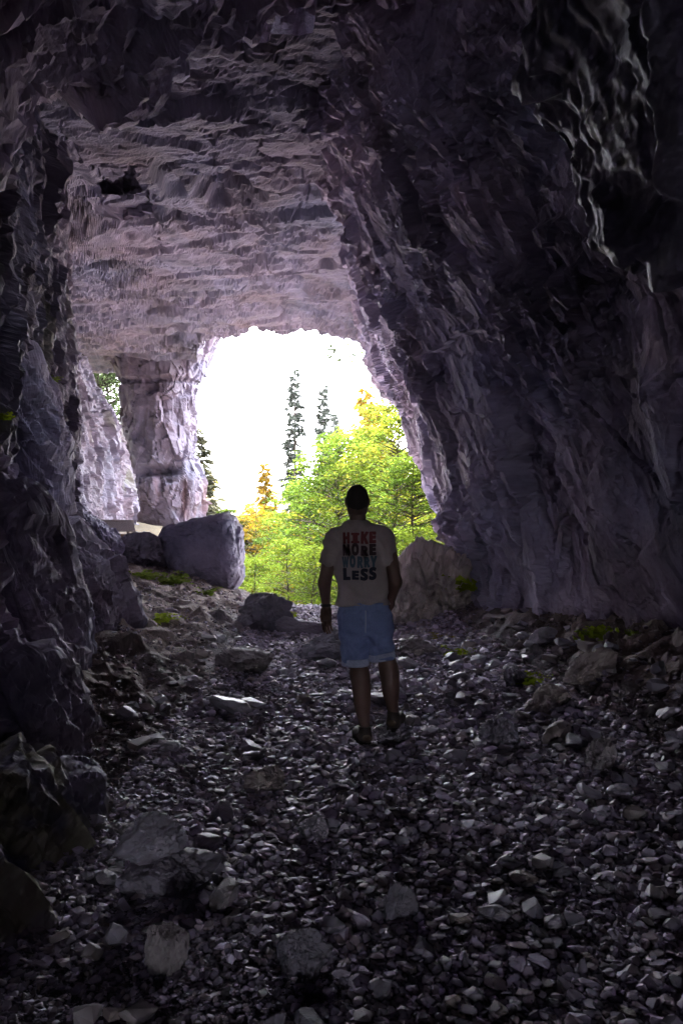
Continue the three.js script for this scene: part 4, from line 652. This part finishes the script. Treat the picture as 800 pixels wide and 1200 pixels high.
  { /* print */
    const c = document.createElement('canvas'); c.width = 1024; c.height = 1024; const x = c.getContext('2d'); x.clearRect(0, 0, 1024, 1024); x.textAlign = 'center'; x.textBaseline = 'alphabetic'; x.lineJoin = 'round';
    const rows = [['HIKE', '#64282a', 245, [1.0, 0.92, 1.08, 1.02]], ['MORE', '#38242a', 490, [1.0, 1.06, 0.86, 0.98]], ['WORRY', '#3d5260', 735, [0.96, 1.05, 1, 0.92, 1.04]], ['LESS', '#1a1c2e', 990, [1.06, 0.8, 1.04, 1.1]]];
    for (const [word, color, base, tall] of rows) {
      const n = word.length, cw = 1000 / n;
      for (let i = 0; i < n; i++) { x.save(); x.translate(12 + cw * (i + 0.5), base - (i % 2 ? 10 : 0)); x.rotate(((i * 37) % 5 - 2) * 0.02); x.font = 'bold 250px sans-serif'; const w = x.measureText(word[i]).width; x.scale((cw - 34) / w, 1.16 * tall[i]); x.fillStyle = x.strokeStyle = color; x.lineWidth = 26; x.strokeText(word[i], 0, 0); x.fillText(word[i], 0, 0); x.restore(); }
    }
    const t = new THREE.CanvasTexture(c); t.colorSpace = THREE.SRGBColorSpace;
    part(mesh(patch(shirtField, -0.145, 0.095, 1.13, 1.465, 0.0016, 60, 66, 0.0), std({ map: t, alphaTest: 0.5, roughness: 0.8, side: THREE.DoubleSide })), 'lettering', shirt);
  }
  /* shorts */
  const pelvis = bone(0.004, 0.90, 0, 0.172, 0.01, 0.97, 0, 0.168, 1.4), thighL = bone(-0.068, 0.86, 0, 0.104, -0.053, 0.55, -0.004, 0.088, 1.05), thighR = bone(0.104, 0.86, 0, 0.104, 0.131, 0.58, -0.018, 0.088, 1.05);
  const denimFold = (x, y, z) => 0.012 * noise(x * 9, y * 12, z * 9) + 0.012 * Math.sin(y * 45 + x * 30 + 5 * noise(x * 6, y * 6, z * 6)) * sstep(0.9, 0.7, y) * 0.6;
  const shortsField = (x, y, z) => { const d = smin(pelvis(x, y, z), Math.min(thighL(x, y, z), thighR(x, y, z)), 0.035) + denimFold(x, y, z); return Math.max(d, y - 0.985, (x < 0.037 ? 0.548 : 0.585) - y); };
  const denim = std({ color: lin(0.20, 0.26, 0.48), map: denimWeave, roughness: 0.9 }), turned = std({ color: lin(0.42, 0.46, 0.62), map: denimWeave, roughness: 0.9 });
  const shorts = part(mesh(nets(shortsField, [-0.22, 0.52, -0.2], [0.28, 1.0, 0.2], 0.009), denim), 'shorts', person);
  for (const [cx, cy, cz, tilt] of [[-0.0525, 0.548, -0.004, 0.0], [0.130, 0.585, -0.018, 0.14]]) { const g = new THREE.LatheGeometry([[0.070, 0.0], [0.091, -0.004], [0.0955, 0.004], [0.096, 0.042], [0.091, 0.048], [0.083, 0.044]].map(p => new THREE.Vector2(...p)), 44); const p = g.attributes.position; for (let i = 0; i < p.count; i++) p.setX(i, p.getX(i) * (1 + 0.02 * noise(p.getX(i) * 20, p.getY(i) * 20, p.getZ(i) * 20))); g.computeVertexNormals(); const o = part(mesh(g, turned), 'cuff', shorts); o.position.set(cx, cy, cz); o.rotation.z = tilt; }
  for (const [x0, x1] of [[-0.135, -0.025], [0.05, 0.165]]) part(mesh(patch(shortsField, x0, x1, 0.775, 0.91, 0.0035, 20, 20), denim), 'back_pocket', shorts);
  part(mesh(patch(shortsField, -0.165, 0.18, 0.938, 0.965, 0.004, 40, 4), denim), 'waistband', shorts);
  part(mesh(patch(shortsField, 0.012, 0.019, 0.78, 0.935, 0.003, 2, 30), turned), 'seam', shorts);
  /* shoes, heel towards the viewer */
  const shoeMat = std({ color: lin(0.045, 0.032, 0.028), roughness: 0.75 }), soleMat = std({ color: lin(0.03, 0.027, 0.027), roughness: 0.9 }), heelMat = std({ color: lin(0.09, 0.065, 0.045), roughness: 0.85 });
  for (const [x, y, z, yaw, label] of [[0.008, 0.018, 0.03, 0.22, 0], [0.212, 0.113, 0.01, -0.30, 1]]) {
    const shoe = new THREE.Group(); part(shoe, 'shoe', person); shoe.position.set(x, y, z); shoe.rotation.y = yaw;
    part(mesh(nets((a, b, c) => { let d = smin(bone(0, 0.045, 0.03, 0.04, 0.0, 0.038, -0.17, 0.034)(a, b, c), ball(0, 0.03, -0.11, 0.05, 0.04, 0.09)(a, b, c), 0.03); d = smin(d, bone(0, 0.05, 0.02, 0.043, 0, 0.125, 0.012, 0.045)(a, b, c), 0.03); return Math.max(d, 0.012 - b, b - 0.125, -(ball(0, 0.15, 0.01, 0.038, 0.05, 0.04)(a, b, c))); }, [-0.07, 0, -0.24], [0.07, 0.15, 0.09], 0.008), shoeMat), 'upper', shoe);
    const sh = new THREE.Shape(); sh.moveTo(-0.036, 0.05); sh.quadraticCurveTo(0, 0.095, 0.036, 0.05); sh.bezierCurveTo(0.042, 0, 0.058, -0.1, 0.044, -0.17); sh.quadraticCurveTo(0, -0.25, -0.044, -0.17); sh.bezierCurveTo(-0.058, -0.1, -0.042, 0, -0.036, 0.05);
    const sg = new THREE.ExtrudeGeometry(sh, { depth: 0.018, bevelEnabled: true, bevelSize: 0.004, bevelThickness: 0.004, bevelSegments: 2, curveSegments: 12 }); sg.rotateX(Math.PI / 2); sg.translate(0, 0.018, 0); part(mesh(sg, soleMat), 'sole', shoe);
    const hg = new THREE.SphereGeometry(1, 16, 10); hg.scale(0.03, 0.022, 0.012); hg.translate(0, 0.055, 0.066); part(mesh(hg, heelMat), 'heel_patch', shoe);
  }
  { const g = new THREE.TorusGeometry(0.032, 0.007, 8, 28); g.scale(1, 1, 1.6); g.rotateX(Math.PI / 2); g.translate(-0.2525, 0.955, -0.018); part(mesh(g, std({ color: lin(0.015, 0.015, 0.017), roughness: 0.5 })), 'wristband', person); }
  person.position.set((425 - 400) / FPX * 5.2, ground(0.146, -5.2) + 0.015, -5.2);
  put(person, 'person', 'person in printed t-shirt and denim shorts seen from behind, one hand in pocket', 'person');
}
console.log('person');

/* ---------- roofed notice board beyond the boulders ---------- */
{
  const b = new THREE.Group(), d = 17, [x, , z] = at(135, 640, d), y = ground(x, z), wood = std({ color: lin(0.20, 0.15, 0.115), map: barkColor, roughness: 0.85 }), old = std({ color: lin(0.34, 0.31, 0.30), map: barkColor, roughness: 0.85 });
  const box = (w, h, t, px, py, pz, m, name, parent, rz = 0, rx = 0) => { const g = new THREE.BoxGeometry(w, h, t); const o = part(mesh(g, m), name, parent); o.position.set(px, py, pz); o.rotation.set(rx, 0, rz); return o; };
  const topY = EYE - (611 - 600) / FPX * d - y;
  for (const s of [-0.42, 0.42]) box(0.09, topY - 0.02, 0.09, s, (topY - 0.02) / 2, 0, wood, 'post', b);
  box(0.75, 0.08, 0.07, 0, topY - 0.32, 0.002, wood, 'crossbeam', b); box(0.75, 0.07, 0.07, 0, topY - 1.02, 0.002, wood, 'crossbeam', b);
  box(0.70, 0.60, 0.03, 0, topY - 0.67, 0.0, std({ color: lin(0.62, 0.6, 0.62), roughness: 0.7 }), 'notice_panel', b);
  const roof = new THREE.Group(); part(roof, 'roof', b); roof.position.y = topY;
  for (let i = 0; i < 4; i++) for (const s of [-1, 1]) box(1.18 + 0.02 * (i % 2), 0.025, 0.13, 0.01 * i, -0.028 - i * 0.052, s * (0.055 + i * 0.108), old, 'roof_plank', roof, 0, s * 0.45);
  box(1.22, 0.05, 0.07, 0, 0.012, 0, old, 'ridge', roof);
  b.position.set(x, y, z); b.scale.set(0.66, 1, 0.66); b.rotation.set(0, 0.35, -0.02); put(b, 'notice_board', 'wooden notice board with a small plank roof below the fluted wall', 'notice board');
}
renderer.render(scene, camera);
